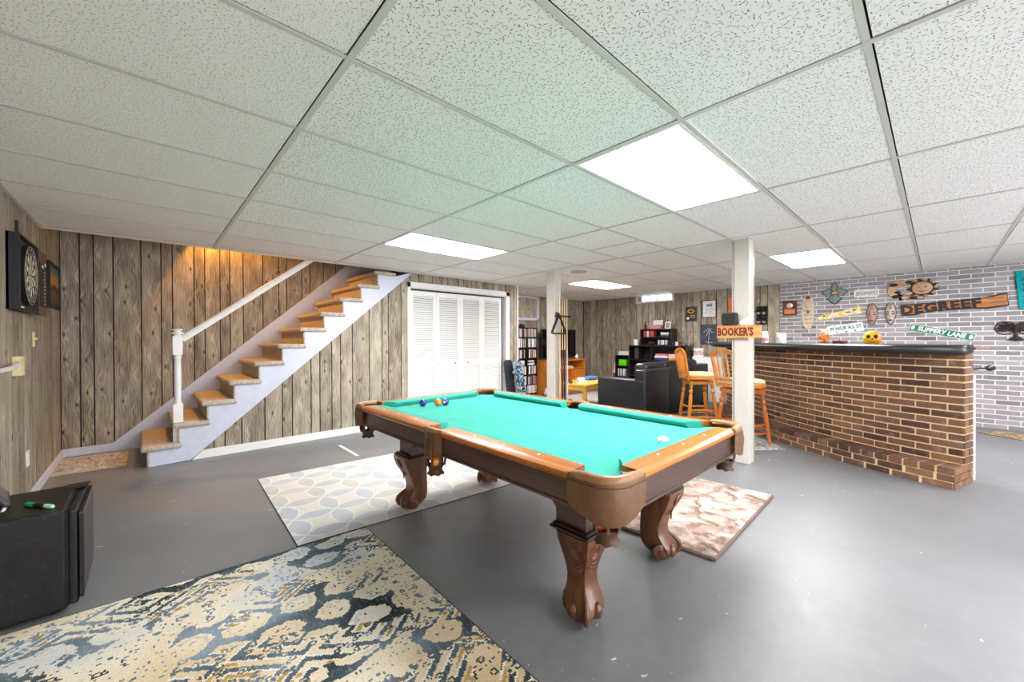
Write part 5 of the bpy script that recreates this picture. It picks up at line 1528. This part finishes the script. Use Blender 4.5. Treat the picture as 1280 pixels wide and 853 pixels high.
def bottle(label, x, y, z, h_, mat, capm, group=None):
    t_ = thing('bottle', label, 'bottle', (x, y, z), 0, group)
    g = G(); r = h_ * .16; g.lathe([(0, 0), (r, 0), (r, h_ * .55), (r * .35, h_ * .72), (r * .33, h_ * .92), (0, h_ * .92)], 12); obj('glass', g, mat, t_, smooth=True)
    g = G(); g.lathe([(0, h_ * .92), (r * .4, h_ * .92), (r * .4, h_), (0, h_)], 10); obj('cap', g, capm, t_)
bottle('dark bottle at the left end of the hutch top', 8.12, 4.40, 1.4305, .17, cA('dark_glass', 40, 24, 22), M_BLACK)
bottle('dark bottle with a pink label next to the white card', 8.10, 4.30, 1.4305, .16, cA('rose_glass', 196, 140, 134), M_BLACK)
wc_ = thing('photo_card', 'white propped card on top of the hutch', 'card', (8.20, 4.16, 1.4305), 0, None, (0, math.radians(12), 0))
bx_('card', -.006, .006, -.11, .11, 0, .20, M_WHITE, wc_, .001); bx_('print', -.0075, -.006, -.09, .02, .03, .10, pbr('rose_print', rgb(206, 170, 170), .6), wc_, 0)
cbox('gift_box', 'pinkish photo box lying in front of the propped card', 'box', 4.13, 1.4305, .24, .085, .10, cA('rose_box', 196, 132, 128))
ph = thing('framed_photo', 'small white framed photo at the right end of the hutch top', 'photo frame', (8.14, 3.90, 1.4305), 0, None, (0, math.radians(8), 0))
bx_('frame', -.008, .008, -.06, .06, 0, .15, M_WHITE, ph, .002); bx_('photo', -.010, -.008, -.042, .042, .02, .13, pbr('grey_photo', rgb(150, 140, 140), .5, vary=.5, scale=30), ph, 0)
vs = thing('dark_vase', 'dark ribbed vase between the shelving and the bar', 'vase', (8.14, 3.44, 0))
g = G(); g.lathe([(0, 0), (.10, 0), (.12, .3), (.09, .7), (.06, .85), (.08, .97), (.05, .97), (0, .9)], 16); obj('body', g, cA('vase_dark', 46, 42, 40), vs, smooth=True)
for k in range(7):
    a = k * .9; g = G(); g.tube([(.02 * math.cos(a), .02 * math.sin(a), .9), (.05 * math.cos(a), .05 * math.sin(a), 1.05), (.10 * math.cos(a), .12 * math.sin(a), 1.12 + .02 * (k % 3))], [.006, .01, .003], 6); obj('leaf', g, cA('dry_leaf', 64, 66, 50), vs)
sc_ = thing('side_cabinet', 'low white cabinet behind the sofa near the framed prints', 'cabinet', (8.10, 3.07, 0))
bx_('body', -.18, .18, -.22, .22, 0, .84, M_WHITE, sc_); bx_('top', -.19, .19, -.23, .23, .84, .86, M_WHITE, sc_); bx_('door', -.19, -.18, -.20, .20, .05, .82, M_WHITE, sc_)
pt = thing('popcorn_tin', 'white tin with a red print on the low white cabinet', 'tin', (8.04, 3.22, .861))
g = G(); g.lathe([(0, 0), (.09, 0), (.09, .15), (0, .15)], 20); obj('body', g, M_WHITE, pt, smooth=True)
g = G(); g.lathe([(.0905, .03), (.0915, .03), (.0915, .12), (.0905, .12)], 20); obj('print_band', g, mat_mat('tin_print', rgb(236, 220, 212), rgb(150, 46, 50), 18.0), pt)
g = G(); g.lathe([(0, .15), (.094, .15), (.094, .165), (0, .168)], 20); obj('lid', g, M_WHITE, pt)

# ================================================================= WALL DECORATIONS (far wall)
XW = XB - .021        # face of the brick pieces
XP = XB - .001        # face of the panelling
def plate(g, pts, x0, x1, bev=0.0):
    """flat shape; pts are (right, up) as seen from the room, x0..x1 its depth in front of the wall (positive = into the room)"""
    return g.prism([(-x0, -u, v) for u, v in pts], (-(x1 - x0), 0, 0), bev)
def wall_thing(name, label, cat, y, z, roll=0.0, x=XW, group=None):
    return thing(name, label, cat, (x, y, z), 0, group, (-roll, 0, 0))
def txt(body, size, parent, u, v, d, mat, bold=0.0, sx=1.0, shear=0.0, align='CENTER', spacing=1.0):
    o = obj('lettering', text_mesh(body, size, .0012, bold=bold, shear=shear, align=align, spacing=spacing), mat, parent, (-d, -u, v), (PI / 2, 0, -PI / 2)); o.scale = (sx, 1, 1); return o
def ell(cx, cy, rx, ry, n=24, a0=0, a1=2 * PI): return [(cx + rx * math.cos(a0 + (a1 - a0) * i / n), cy + ry * math.sin(a0 + (a1 - a0) * i / n)) for i in range(n)]
M_MAHOG = wood('mahogany_plaque', rgb(70, 18, 16), rgb(110, 34, 26), .3, .4, 'Z')
t_ = wall_thing('award_plaque', 'dark red wooden award plaque with a silver seal and copper plate', 'plaque', 1.755, 1.748)
g = G(); plate(g, [(-.105, -.127), (.105, -.127), (.105, .127), (-.105, .127)], 0, .02, .004); obj('board', g, M_MAHOG, t_)
g = G(); g.lathe([(0, 0), (.042, 0), (.046, -.005), (.036, -.010), (0, -.012)], 24, (-.02, 0, .045), 'X'); obj('seal', g, pbr('silver_seal', rgb(214, 206, 190), .3, .6), t_, smooth=True)
g = G(); plate(g, [(-.078, -.10), (.078, -.10), (.078, -.02), (-.078, -.02)], .02, .024, .001); obj('engraved_plate', g, pbr('copper_plate', rgb(222, 140, 92), .35, .5), t_)

def relief(g, rings, cx=0, cz=0):
    """dome from outer to inner rings: (rx, rz, height)"""
    n = 24
    R_ = [[Vector((-h_, -(cx + rx * math.cos(2 * PI * k / n)), cz + rz * math.sin(2 * PI * k / n))) for k in range(n)] for rx, rz, h_ in rings]
    g.loft(R_)
M_BONE = mat_mat('bone_carving', rgb(226, 214, 192), rgb(186, 168, 148), 22.0)
t_ = wall_thing('oval_shield', 'long cream carved oval shield on the brick panelling', 'wall carving', 1.495, 1.667)
pts = []
for i in range(32):
    a = 2 * PI * i / 32; c, s = math.cos(a), math.sin(a)
    pts.append((.082 * (abs(c) ** .7) * (1 if c > 0 else -1), .285 * (abs(s) ** .8) * (1 if s > 0 else -1)))
g = G(); plate(g, pts, 0, .018, .003); obj('shield', g, M_BONE, t_)
g = G(); relief(g, [(.06, .075, .018), (.05, .06, .03), (.02, .03, .036), (.002, .003, .037)], 0, .13); obj('carved_boss', g, pbr('rose_boss', rgb(204, 178, 162), .7, bump=.5, scale=60), t_, smooth=True)
for z in (.02, -.06, -.13, -.20):
    g = G(); g.tube([(-.02, .06, z + .02), (-.022, .03, z), (-.023, 0, z + .012), (-.022, -.03, z), (-.02, -.06, z + .02)], .004, 6); obj('carved_line', g, pbr('brown_line', rgb(150, 124, 104), .7), t_)
g = G(); plate(g, [(-.02, 0), (0, -.03), (.02, 0), (0, .04)], .018, .03, .002); obj('nose_piece', g, pbr('red_brown_piece', rgb(140, 90, 70), .7), t_)
g = G(); plate(g, ell(0, .245, .035, .03), .018, .026); obj('top_knot', g, pbr('dark_knot', rgb(96, 84, 70), .7), t_)

# fleur-de-lis
M_TEAL = mat_mat('teal_patina', rgb(150, 168, 158), rgb(88, 108, 128), 26.0); M_EDGE = pbr('dark_edge', rgb(44, 40, 36), .5); M_GOLD = pbr('gold_leaf', rgb(206, 148, 66), .4, .3)
t_ = wall_thing('fleur_de_lis', 'teal and gold fleur-de-lis ornament on the brick panelling', 'wall ornament', 1.142, 1.945)
petal = [(0, .182), (.028, .165), (.042, .135), (.036, .10), (.018, .06), (.022, .03), (-.022, .03), (-.018, .06), (-.036, .10), (-.042, .135), (-.028, .165)]
side = [(.02, .03), (.04, .075), (.08, .095), (.13, .07), (.178, .025), (.13, -.005), (.115, -.035), (.09, -.05), (.095, -.02), (.075, .005), (.05, 0)]
low = [(0, -.18), (.04, -.15), (.075, -.11), (.10, -.07), (.06, -.05), (.05, -.015), (.022, .0), (-.022, .0), (-.05, -.015), (-.06, -.05), (-.10, -.07), (-.075, -.11), (-.04, -.15)]
def ornament_piece(name, pts, cx, cy):
    g = G(); plate(g, [(cx + (u - cx) * 1.0, cy + (v - cy) * 1.0) for u, v in pts], 0, .012); o = obj(name, g, M_EDGE, t_)
    g = G(); plate(g, [(cx + (u - cx) * .80, cy + (v - cy) * .80) for u, v in pts], .012, .02, .002); obj('inlay', g, M_TEAL, o)
ornament_piece('centre_petal', petal, 0, .11)
ornament_piece('side_petal', side, .085, .035); ornament_piece('side_petal', [(-u, v) for u, v in side[::-1]], -.085, .035); ornament_piece('lower_petal', low, 0, -.07)
g = G(); plate(g, [(-.035, -.005), (.035, -.005), (.03, .04), (-.03, .04)], .012, .026, .003); obj('band', g, M_GOLD, t_)

def paint_mat(name, cols, s):
    t = T(name); n = t.noise(t.obj(), s, 2.0, .5, .6)
    k = len(cols); return t.out(t.ramp(n, [(.3 + .4 * i / (k - 1), c) for i, c in enumerate(cols)], 'CONSTANT'), .5)
t_ = wall_thing('painted_plank', 'long painted driftwood plank in cream and yellow, tilted upwards', 'wall art', 1.09, 1.615, math.radians(11), XW)
g = G(); plate(g, [(-.285, -.012), (-.27, -.04), (-.2, -.052), (0, -.05), (.28, -.055), (.283, .05), (.25, .06), (.05, .035), (-.2, .03), (-.265, .01)], 0, .02, .003); obj('plank', g, paint_mat('driftwood_paint', [rgb(214, 196, 160), rgb(238, 226, 196), rgb(236, 190, 70), rgb(246, 240, 224), rgb(206, 120, 60)], 11.0), t_)
g = G(); plate(g, ell(-.19, .005, .014, .014, 12), .02, .026); obj('eye', g, M_EDGE, t_)
for k, (u, v) in enumerate(((.02, .01), (.12, -.005), (.20, .015))):
    g = G(); plate(g, ell(u, v, .028, .016, 12), .02, .025); obj('painted_spot', g, pbr('spot_%d' % k, (rgb(240, 200, 40), rgb(170, 110, 50), rgb(110, 116, 60))[k], .5), t_)

t_ = wall_thing('relief_panel', 'white ornate relief panel on the brick panelling', 'wall panel', .752, 1.922, math.radians(-1))
g = G(); plate(g, [(-.147, -.06), (.147, -.06), (.147, .06), (-.147, .06)], 0, .01, .003); obj('panel', g, pbr('distressed_white', rgb(222, 222, 218), .7, vary=.2, scale=50), t_)
g = G()
for a, b, c, d in ((-.147, .147, -.06, -.048), (-.147, .147, .048, .06), (-.147, -.135, -.06, .06), (.135, .147, -.06, .06)): plate(g, [(a, c), (b, c), (b, d), (a, d)], .01, .018)
obj('border', g, M_WHITE, t_)
g = G()
for k in range(7):
    cx = -.105 + k * .035
    g.tube([(-.013, -(cx + .013 * math.cos(a)), .026 * math.sin(a)) for a in [2 * PI * i / 10 for i in range(10)]], .004, 5, closed=True)
o = obj('scrollwork', g, pbr('grey_white_relief', rgb(176, 176, 172), .7), t_); o['kind'] = 'stuff'

def mask(label, y, z0, z1, w, mat, dark):
    t_ = wall_thing('wooden_mask', label, 'mask', y, (z0 + z1) / 2, 0, XW, 'carved masks on the brick panelling')
    H = (z1 - z0) / 2
    g = G(); R_ = []
    n = 20
    for s, h_ in ((1, 0), (1, .012), (.93, .03), (.75, .046), (.4, .056), (.05, .058)):
        ring = []
        for k in range(n):
            a = 2 * PI * k / n; c, q = math.cos(a), math.sin(a)
            tap = 1.0 - .42 * max(0, -q) ** 1.3 + .04 * q
            ring.append(Vector((-h_, -(w / 2 * c * tap * s), H * q * s)))
        R_.append(ring)
    g.loft(R_); fc = obj('face', g, mat, t_, smooth=True, angle=60)
    g = G(); g.tube([(-.006, w / 2 * math.cos(a) * (1.0 - .42 * max(0, -math.sin(a)) ** 1.3 + .04 * math.sin(a)) * 1.02, H * math.sin(a) * 1.01) for a in [2 * PI * i / 28 for i in range(28)]], .006, 6, closed=True); obj('mask_edge', g, dark, fc)
    g = G(); g.tube([(-.050, 0, .01), (-.066, 0, -.03), (-.070, 0, -.06), (-.055, 0, -.065)], [.005, .008, .012, .006], 8); obj('nose', g, mat, fc, smooth=True)
    for s in (-1, 1):
        g = G(); g.sphere((-.048, s * .026, -.008), .017, 10, 8, (.8, 1.25, .55)); obj('eye', g, dark, fc, smooth=True)
        g = G(); g.tube([(-.056, s * .006, .022), (-.054, s * .026, .032), (-.042, s * .045, .012)], [.004, .008, .004], 6); obj('brow', g, dark, fc)
    g = G(); g.sphere((-.048, 0, -.098), .022, 12, 8, (.7, 1.1, .5)); obj('mouth', g, dark, fc, smooth=True)
    g = G(); g.tube([(-.05, .012, .06), (-.058, 0, .11), (-.05, -.012, .06)], .006, 6); g.tube([(-.03, .035, .09), (-.045, .0, .145), (-.03, -.035, .09)], .006, 6); obj('forehead_carving', g, dark, fc)
M_MASK1 = wood('mask_wood_pale', rgb(142, 112, 96), rgb(196, 166, 148), .55, .1, 'Z'); M_MASK2 = wood('mask_wood_grey', rgb(150, 138, 130), rgb(212, 200, 190), .55, .1, 'Z')
mask('brownish carved wooden mask left of its darker twin', .685, 1.416, 1.757, .122, M_MASK1, pbr('mask_line', rgb(84, 60, 50), .7))
mask('grey and black carved wooden mask beside the long nameplate', .478, 1.42, 1.755, .118, M_MASK2, pbr('mask_line_dark', rgb(30, 26, 24), .7))

# sun and moon carving
M_SUNW = wood('sun_wood', rgb(172, 128, 98), rgb(222, 184, 150), .6, 0, 'Y'); M_SUND = pbr('sun_dark', rgb(46, 32, 26), .7)
t_ = wall_thing('sun_carving', 'carved wooden sun and moon face above the long nameplate', 'wall carving', .245, 1.935)
t_.scale = (1, 1.32, 1.08)
g = G(); plate(g, ell(.075, .01, .095, .100), 0, .02, .002); sd = obj('sun_disc', g, M_SUND, t_)
g = G(); relief(g, [(.08, .084, .02), (.068, .07, .034), (.034, .034, .044), (.003, .003, .046)], .075, .01); fc = obj('sun_face', g, M_SUNW, t_, smooth=True)
for s in (-1, 1):
    g = G(); g.sphere((-.042, -(.075 + s * .024), .022), .011, 8, 6, (.6, 1.2, .6)); obj('eye', g, M_SUND, fc)
g = G(); g.tube([(-.046, -.075, .02), (-.054, -.075, -.008), (-.044, -.075, -.012)], [.004, .009, .004], 6); obj('nose', g, M_SUNW, fc)
g = G(); g.tube([(-.036, -.045, -.026), (-.040, -.075, -.040), (-.036, -.105, -.026)], .005, 6); obj('mouth', g, M_SUND, fc)
for k in range(15):
    a = -PI * .75 + k * (PI * 1.5 / 14)
    u0, v0 = .075 + .094 * math.cos(a), .01 + .098 * math.sin(a)
    u1, v1 = .075 + .135 * math.cos(a + .1), .01 + .132 * math.sin(a + .1)
    g = G(); g.tube([(-.01, -u0, v0), (-.014, -(u0 + u1) / 2 - .006 * math.cos(a + 1.5), (v0 + v1) / 2 + .006), (-.01, -u1, v1)], [.014, .010, .003], 6); obj('ray', g, M_SUNW if k % 2 else M_SUND, t_)
g = G(); mo = ell(-.10, .0, .10, .13, 20, PI * .35, PI * 1.65 + .3); mi = ell(-.055, .0, .075, .10, 20, PI * 1.6 + .3, PI * .42)
plate(g, mo + mi, 0, .018, .002); obj('moon_crescent', g, M_SUNW, t_)
for k, (u, v, r) in enumerate(((-.15, .075, .034), (-.09, .10, .03), (-.13, -.09, .036), (-.06, -.105, .032), (.01, -.115, .03), (-.04, .05, .026), (-.03, .10, .028), (-.10, .05, .03), (-.015, .0, .026), (-.03, -.05, .03), (-.12, -.03, .026), (.06, -.115, .026))):
    g = G(); g.sphere((-.016, -u, v), r, 10, 8, (.5, 1.1, .7)); obj('cloud_curl', g, M_SUNW if k % 2 else M_SUND, t_, smooth=True)

# long live-edge nameplate
M_SLAB = wood('live_edge_slab', rgb(132, 70, 26), rgb(214, 140, 66), .35, .3, 'Y'); M_BARK = pbr('bark_edge', rgb(64, 36, 24), .7)
rl = math.radians(5.3)
t_ = wall_thing('nameplate', 'long live-edge wooden nameplate with black letters DEGREEF', 'sign', -.132, 1.672, rl)
top = [(.505, .092), (.45, .088), (.34, .060), (.2, .052), (.05, .066), (-.1, .078), (-.2, .068), (-.28, .080), (-.4, .082), (-.5, .092)]
bot = [(-.5, -.078), (-.38, -.088), (-.25, -.066), (-.1, -.058), (.05, -.068), (.2, -.076), (.32, -.096), (.42, -.088), (.505, -.085)]
g = G(); plate(g, top + bot, 0, .022, .002); obj('bark_slab', g, M_BARK, t_)
g = G(); plate(g, [(u * .985, v * .76) for u, v in top + bot], .022, .027, .001); obj('polished_face', g, M_SLAB, t_)
M_INK = pbr('black_ink', rgb(22, 16, 14), .5)
txt('DEGREEF', .165, t_, -.115, -.006, .028, M_INK, .0095, 1.06, spacing=1.12)
g = G()
for j in range(2):
    v = .032 - j * .048
    g.tube([(-.029, -(.345 + .0115 * i), v + (.012 if i % 2 else -.008) * (1 if j == 0 else .6)) for i in range(12)], .0032, 5)
o = obj('script_line', g, pbr('brown_ink', rgb(96, 50, 28), .6), t_); o['kind'] = 'stuff'

# street signs
M_SGREEN = pbr('sign_green', rgb(24, 118, 88), .35); M_SWHITE = pbr('sign_white', rgb(240, 242, 240), .4)
t_ = wall_thing('street_sign', 'green tilted street sign reading SLIPPERY LANE', 'sign', -.04, 1.300, math.radians(-14.5))
g = G(); plate(g, [(-.325, -.052), (.325, -.052), (.325, .052), (-.325, .052)], .01, .014); obj('backing', g, M_SWHITE, t_)
g = G(); plate(g, [(-.275, -.046), (.275, -.046), (.275, .046), (-.275, .046)], .014, .016); obj('green_panel', g, M_SGREEN, t_)
for s in (-1, 1):
    g = G(); plate(g, [(s * .275, -.046), (s * .318, -.046), (s * .318, .046), (s * .275, .046)] if s > 0 else [(s * .318, -.046), (s * .275, -.046), (s * .275, .046), (s * .318, .046)], .014, .0155); e = obj('end_panel', g, M_SGREEN, t_)
    g = G(); plate(g, ell(s * .288, 0, .018, .034, 16), .0155, .017); obj('end_spot', g, M_SWHITE, e)
txt('SLIPPERY LANE', .086, t_, .0, -.002, .0168, M_SWHITE, .0032, .80, .12, spacing=1.04)
t_ = wall_thing('printed_sign', 'white tilted sign with blue-grey letters behind the orange figurine', 'sign', 1.01, 1.372, math.radians(9))
g = G(); plate(g, [(-.225, -.072), (.225, -.072), (.225, .072), (-.225, .072)], .008, .013, .002); obj('board', g, pbr('pale_blue_board', rgb(222, 232, 240), .4), t_)
txt("PI WUR A.L ST", .075, t_, .01, .012, .0145, pbr('sign_ink', rgb(50, 62, 74), .5), .0015, .82)
for k, (u, v) in enumerate(((-.11, -.045), (.01, -.05), (.12, -.05))):
    g = G(); plate(g, ell(u, v, .014, .012, 10), .013, .0148); obj('printed_spot', g, pbr('print_blue_%d' % k, (rgb(50, 140, 190), rgb(70, 80, 90), rgb(110, 100, 96))[k], .5), t_)
M_TQ = mat_mat('turquoise_board', rgb(40, 168, 178), rgb(24, 146, 160), 8.0)
t_ = wall_thing('turquoise_sign', 'tall turquoise wooden sign with dark lettering at the picture edge', 'sign', -.87, 1.84, math.radians(3))
g = G(); plate(g, [(-.16, -.25), (.18, -.25), (.18, .25), (-.17, .25)], .006, .024, .012); obj('board', g, M_TQ, t_)
g = G(); plate(g, [(-.175, .02), (-.16, .02), (-.16, .14), (-.175, .14)], .004, .014); obj('hanger', g, M_INK, t_)
for body_, v, s in (('GR', .125, .075), ('TH', .055, .062), ('WO', -.018, .072), ('AT', -.085, .05), ('S', -.16, .11)):
    txt(body_, s, t_, -.125, v, .0255, M_INK if s != .05 else pbr('blue_ink', rgb(20, 60, 110), .5), .0012, 1.0, 0, 'LEFT')
g = G(); plate(g, ell(-.03, .20, .05, .035, 14), .024, .026); obj('painted_emblem', g, pbr('olive_emblem', rgb(110, 160, 120), .5), t_)

# metal tree of life
M_IRON = pbr('dark_iron', rgb(44, 30, 28), .5, .3)
t_ = wall_thing('tree_ornament', 'dark metal tree ornament with spreading roots on the brick panelling', 'wall ornament', -.70, 1.30)
g = G(); g.tube([(-.012, .0, -.09), (-.014, .004, -.02), (-.012, -.002, .05)], [.022, .014, .012], 8); obj('trunk', g, M_IRON, t_, smooth=True)
rnd = random.Random(3)
def lobe(s):
    g = G(); c = s * .088
    g.tube([(-.008, c + .086 * math.cos(a), .045 + .085 * math.sin(a)) for a in [2 * PI * i / 24 for i in range(24)]], .006, 6, closed=True); return g
for s in (-1, 1): obj('crown_ring', lobe(s), M_IRON, t_, smooth=True)
for s in (-1, 1):
    for k in range(14):
        a = PI * (-.12 + .088 * k); r_ = .084 * (1, .9, .75)[k % 3]
        e = Vector((-.010, s * .088 + s * r_ * math.cos(a), .045 + r_ * math.sin(a)))
        p0 = Vector((-.012, 0, -.01 + .006 * k)); mid = p0.lerp(e, .5) + Vector((0, rnd.uniform(-.012, .012), .014))
        g = G(); g.tube([p0, mid, e], [.008, .0062, .003], 5); obj('branch', g, M_IRON, t_)
        for j in range(2):
            g = G(); q = e + Vector((0, rnd.uniform(-.035, .035), rnd.uniform(-.035, .02))); st_ = p0.lerp(e, .45 + .2 * j); g.tube([st_, st_.lerp(q, .6), q], [.005, .004, .002], 5); obj('twig', g, M_IRON, t_)
for k in range(9):
    u = -.08 + .02 * k
    g = G(); g.tube([(-.012, u * .15, -.07), (-.012, u * .6, -.105), (-.010, u, -.128 + .012 * abs(k - 4) / 4)], [.012, .010, .005], 6); obj('root', g, M_IRON, t_)

# wall pieces on the panelling
t_ = wall_thing('bottle_rack', 'black wall bottle rack holding round bottle ends by the white post', 'bottle rack', 2.19, 1.64, 0, XP)
g = G(); plate(g, [(-.085, -.17), (.085, -.17), (.085, .17), (-.085, .17)], 0, .02, .002); obj('back_plate', g, M_BLACK, t_)
for r in range(4):
    for c in (-1, 1):
        g = G(); z = -.125 + r * .083; g.tube([(-.03, c * .042 + .036 * math.cos(a), z + .036 * math.sin(a)) for a in [2 * PI * i / 16 for i in range(16)]], .007, 6, closed=True); rg = obj('ring', g, M_IRON, t_)
        g = G(); g.lathe([(0, -.05), (.024, -.045), (.028, 0), (0, 0)], 12, (-.02, c * .042, z), 'X'); obj('bottle_end', g, pbr('bottle_foil', rgb(170, 164, 160), .3, .6) if (r + c) % 2 else M_BLACKG, rg)
t_ = wall_thing('orange_board', 'bright orange rounded board hanging behind the white post', 'wall board', 2.67, 1.78, 0, XP)
pts = [(-.08, -.22), (.08, -.22), (.08, .19), (.06, .222), (.02, .235), (-.02, .235), (-.06, .222), (-.08, .19)]
g = G(); plate(g, pts, 0, .03, .006); obj('board', g, pbr('orange_lacquer', rgb(238, 112, 40), .35, vary=.12, scale=5), t_)
g = G(); plate(g, ell(0, .205, .010, .010, 10), .03, .034); obj('nail', g, M_WHITE, t_)
def framed(name, label, y0, y1, z0, z1, fmat, fw, img):
    t_ = wall_thing(name, label, 'picture', (y0 + y1) / 2, (z0 + z1) / 2, 0, XP)
    w, h_ = (y1 - y0) / 2, (z1 - z0) / 2
    g = G()
    for a, b, c, d in ((-w, w, -h_, -h_ + fw), (-w, w, h_ - fw, h_), (-w, -w + fw, -h_ + fw, h_ - fw), (w - fw, w, -h_ + fw, h_ - fw)): plate(g, [(a, c), (b, c), (b, d), (a, d)], 0, .024)
    obj('frame', g, fmat, t_)
    g = G(); plate(g, [(-w + fw, -h_ + fw), (w - fw, -h_ + fw), (w - fw, h_ - fw), (-w + fw, h_ - fw)], 0, .014); obj('print', g, img, t_)
    return t_, w, h_
t_, w, h_ = framed('framed_print', 'dark framed black print with yellow emblems', 3.363, 3.592, 1.573, 1.884, pbr('slate_frame', rgb(56, 56, 62), .4), .018, pbr('black_print', rgb(24, 22, 22), .5))
for (u, v, rx, rz, c) in ((0, .06, .07, .045, rgb(214, 160, 40)), (0, .06, .045, .024, rgb(60, 40, 20)), (.035, -.05, .05, .035, rgb(190, 146, 50)), (.035, -.05, .03, .018, rgb(36, 28, 20)), (-.06, -.085, .028, .028, rgb(236, 232, 214))):
    g = G(); d = .0145 + .0006 * random.random() + (.001 if rx in (.045, .03) else 0); plate(g, ell(u, v, rx, rz, 18), .014, d); obj('emblem', g, pbr('emblem_%d_%d' % (int(rx * 1000), int(v * 1000)), c, .5), t_)
t_, w, h_ = framed('framed_poster', 'white poster of dark figures and text in a black frame', 2.974, 3.251, 1.639, 1.993, M_BLACK, .014, pbr('poster_white', rgb(236, 236, 240), .5))
for k in range(6):
    g = G(); u = -.05 + .02 * k; plate(g, [(u - .008, .045), (u + .008, .045), (u + .006, .09 + .012 * (k % 3)), (u - .006, .10 + .008 * (k % 2))], .014, .0152); obj('figure', g, pbr('poster_figure', rgb(90, 88, 120), .6), t_)
for r in range(4):
    g = G(); v = .01 - .034 * r
    for k in range(6 + r % 2): plate(g, [(-.075 + k * .024, v - .006), (-.060 + k * .024, v - .006), (-.060 + k * .024, v + .006), (-.075 + k * .024, v + .006)], .014, .0148)
    o = obj('text_line', g, pbr('poster_ink', rgb(150, 150, 156), .6), t_); o['kind'] = 'stuff'
t_ = wall_thing('canvas_print', 'unframed slate grey canvas with a white line drawing', 'picture', 3.12, 1.30, 0, XP)
g = G(); plate(g, [(-.16, -.203), (.16, -.203), (.16, .203), (-.16, .203)], 0, .03, .003); obj('canvas', g, mat_mat('slate_canvas', rgb(84, 88, 100), rgb(66, 70, 82), 7.0), t_)
for k, ln in enumerate((((-.10, .04), (-.04, .09), (.02, .12), (.06, .10)), ((.0, .09), (-.02, .02), (-.06, -.03)), ((.02, .10), (.01, 0), (0, -.12), (-.01, -.18)), ((.03, .08), (.07, .04), (.11, .05)), ((-.06, -.14), (0, -.17), (.08, -.15)))):
    g = G(); g.tube([(-.031, -u, v) for u, v in ln], [.003] * len(ln), 5); obj('chalk_line', g, M_WHITE, t_)

# ================================================================= THINGS STANDING ON THE BAR
ZTOP = 1.1645
def jar(label, x, y, r, h_, glassm, lidm, band=None):
    t_ = thing('jar', label, 'jar', (x, y, ZTOP))
    g = G(); g.lathe([(0, 0), (r * .95, 0), (r, h_ * .1), (r, h_ * .62), (r * .8, h_ * .74), (0, h_ * .74)], 18); obj('body', g, glassm, t_, smooth=True)
    g = G(); g.lathe([(0, h_ * .74), (r * .86, h_ * .74), (r * .86, h_ * .95), (r * .7, h_), (0, h_)], 18); obj('lid', g, lidm, t_, smooth=True)
    if band:
        g = G(); g.lathe([(r * 1.005, h_ * .15), (r * 1.02, h_ * .15), (r * 1.02, h_ * .42), (r * 1.005, h_ * .42)], 18); obj('paper_label', g, band, t_)
jar('clear jar with a white lid and pink label on the bar by the post', 6.13, 1.585, .045, .15, pbr('cloudy_glass', rgb(206, 204, 206), .15), M_WHITE, cA('pink_label', 196, 110, 126))
jar('squat white candle jar on the bar', 5.90, 1.345, .058, .125, pbr('milk_glass', rgb(240, 238, 232), .25), M_WHITE)
td = thing('teddy_figurine', 'small orange and cream bear figurine on the bar', 'figurine', (5.53, .853, ZTOP), math.radians(190))
M_TED = pbr('orange_glaze', rgb(222, 130, 62), .35, vary=.2, scale=30); M_TEDC = pbr('cream_glaze', rgb(236, 204, 160), .35)
g = G(); g.sphere((0, 0, .05), .042, 14, 10, (1, 1, 1.15)); obj('body', g, M_TED, td, smooth=True)
g = G(); g.sphere((0, 0, .118), .034, 14, 10); hd = obj('head', g, M_TEDC, td, smooth=True)
for s in (-1, 1):
    g = G(); g.sphere((0, s * .028, .147), .014, 10, 8); obj('ear', g, M_TEDC, hd, smooth=True)
    g = G(); g.sphere((.018, s * .036, .07), .018, 10, 8, (1, .8, 1.5)); obj('arm', g, M_TED, td, smooth=True)
    g = G(); g.sphere((.034, s * .024, .018), .019, 10, 8, (1.3, 1, .9)); obj('leg', g, M_TED, td, smooth=True)
bw = thing('wooden_box', 'flat brown wooden box with a knob on the bar', 'box', (5.43, .705, ZTOP), math.radians(70))
bw.scale = (.8, .8, .95)
g = G(); g.box(-.07, .07, -.04, .04, 0, .022, .003); obj('base', g, M_MAHOG, bw)
g = G(); g.box(-.073, .073, -.043, .043, .022, .034, .003); obj('lid', g, wood('terracotta_wood', rgb(150, 82, 60), rgb(190, 116, 88), .5, 0, 'X'), bw)
g = G(); g.sphere((0, 0, .04), .008, 8, 6); obj('knob', g, M_EDGE, bw)
sk_ = thing('skull_ornament', 'yellow and orange painted skull ornament with black eyes on the bar', 'ornament', (5.29, .437, ZTOP), math.radians(184))
sk_.scale = (.8, .78, 1.05)
def skull_mat():
    t = T('yellow_orange_glaze'); x, y, z = t.sep(t.obj())
    return t.out(t.ramp(t.ma('ADD', t.ma('MULTIPLY', y, 5.0), .5), [(.2, rgb(246, 206, 40)), (.5, rgb(246, 190, 30)), (.7, rgb(240, 140, 20))]), .25)
g = G(); g.sphere((0, 0, .052), .085, 20, 14, (.85, 1.06, .82))
for v in g.bm.verts: v.co.z = max(v.co.z, 0.0)
bd = obj('skull', g, skull_mat(), sk_, smooth=True)
for s in (-1, 1):
    g = G(); g.sphere((.066, s * .034, .068), .020, 12, 8, (.5, 1, .9)); obj('eye_socket', g, M_INK, bd, smooth=True)
g = G(); g.sphere((.072, 0, .045), .008, 8, 6, (.5, 1, 1.1)); obj('nose_hole', g, M_INK, bd, smooth=True)
g = G(); g.tube([(.066, -.03, .022), (.071, 0, .017), (.066, .03, .022)], .003, 6); obj('mouth_line', g, M_INK, bd)
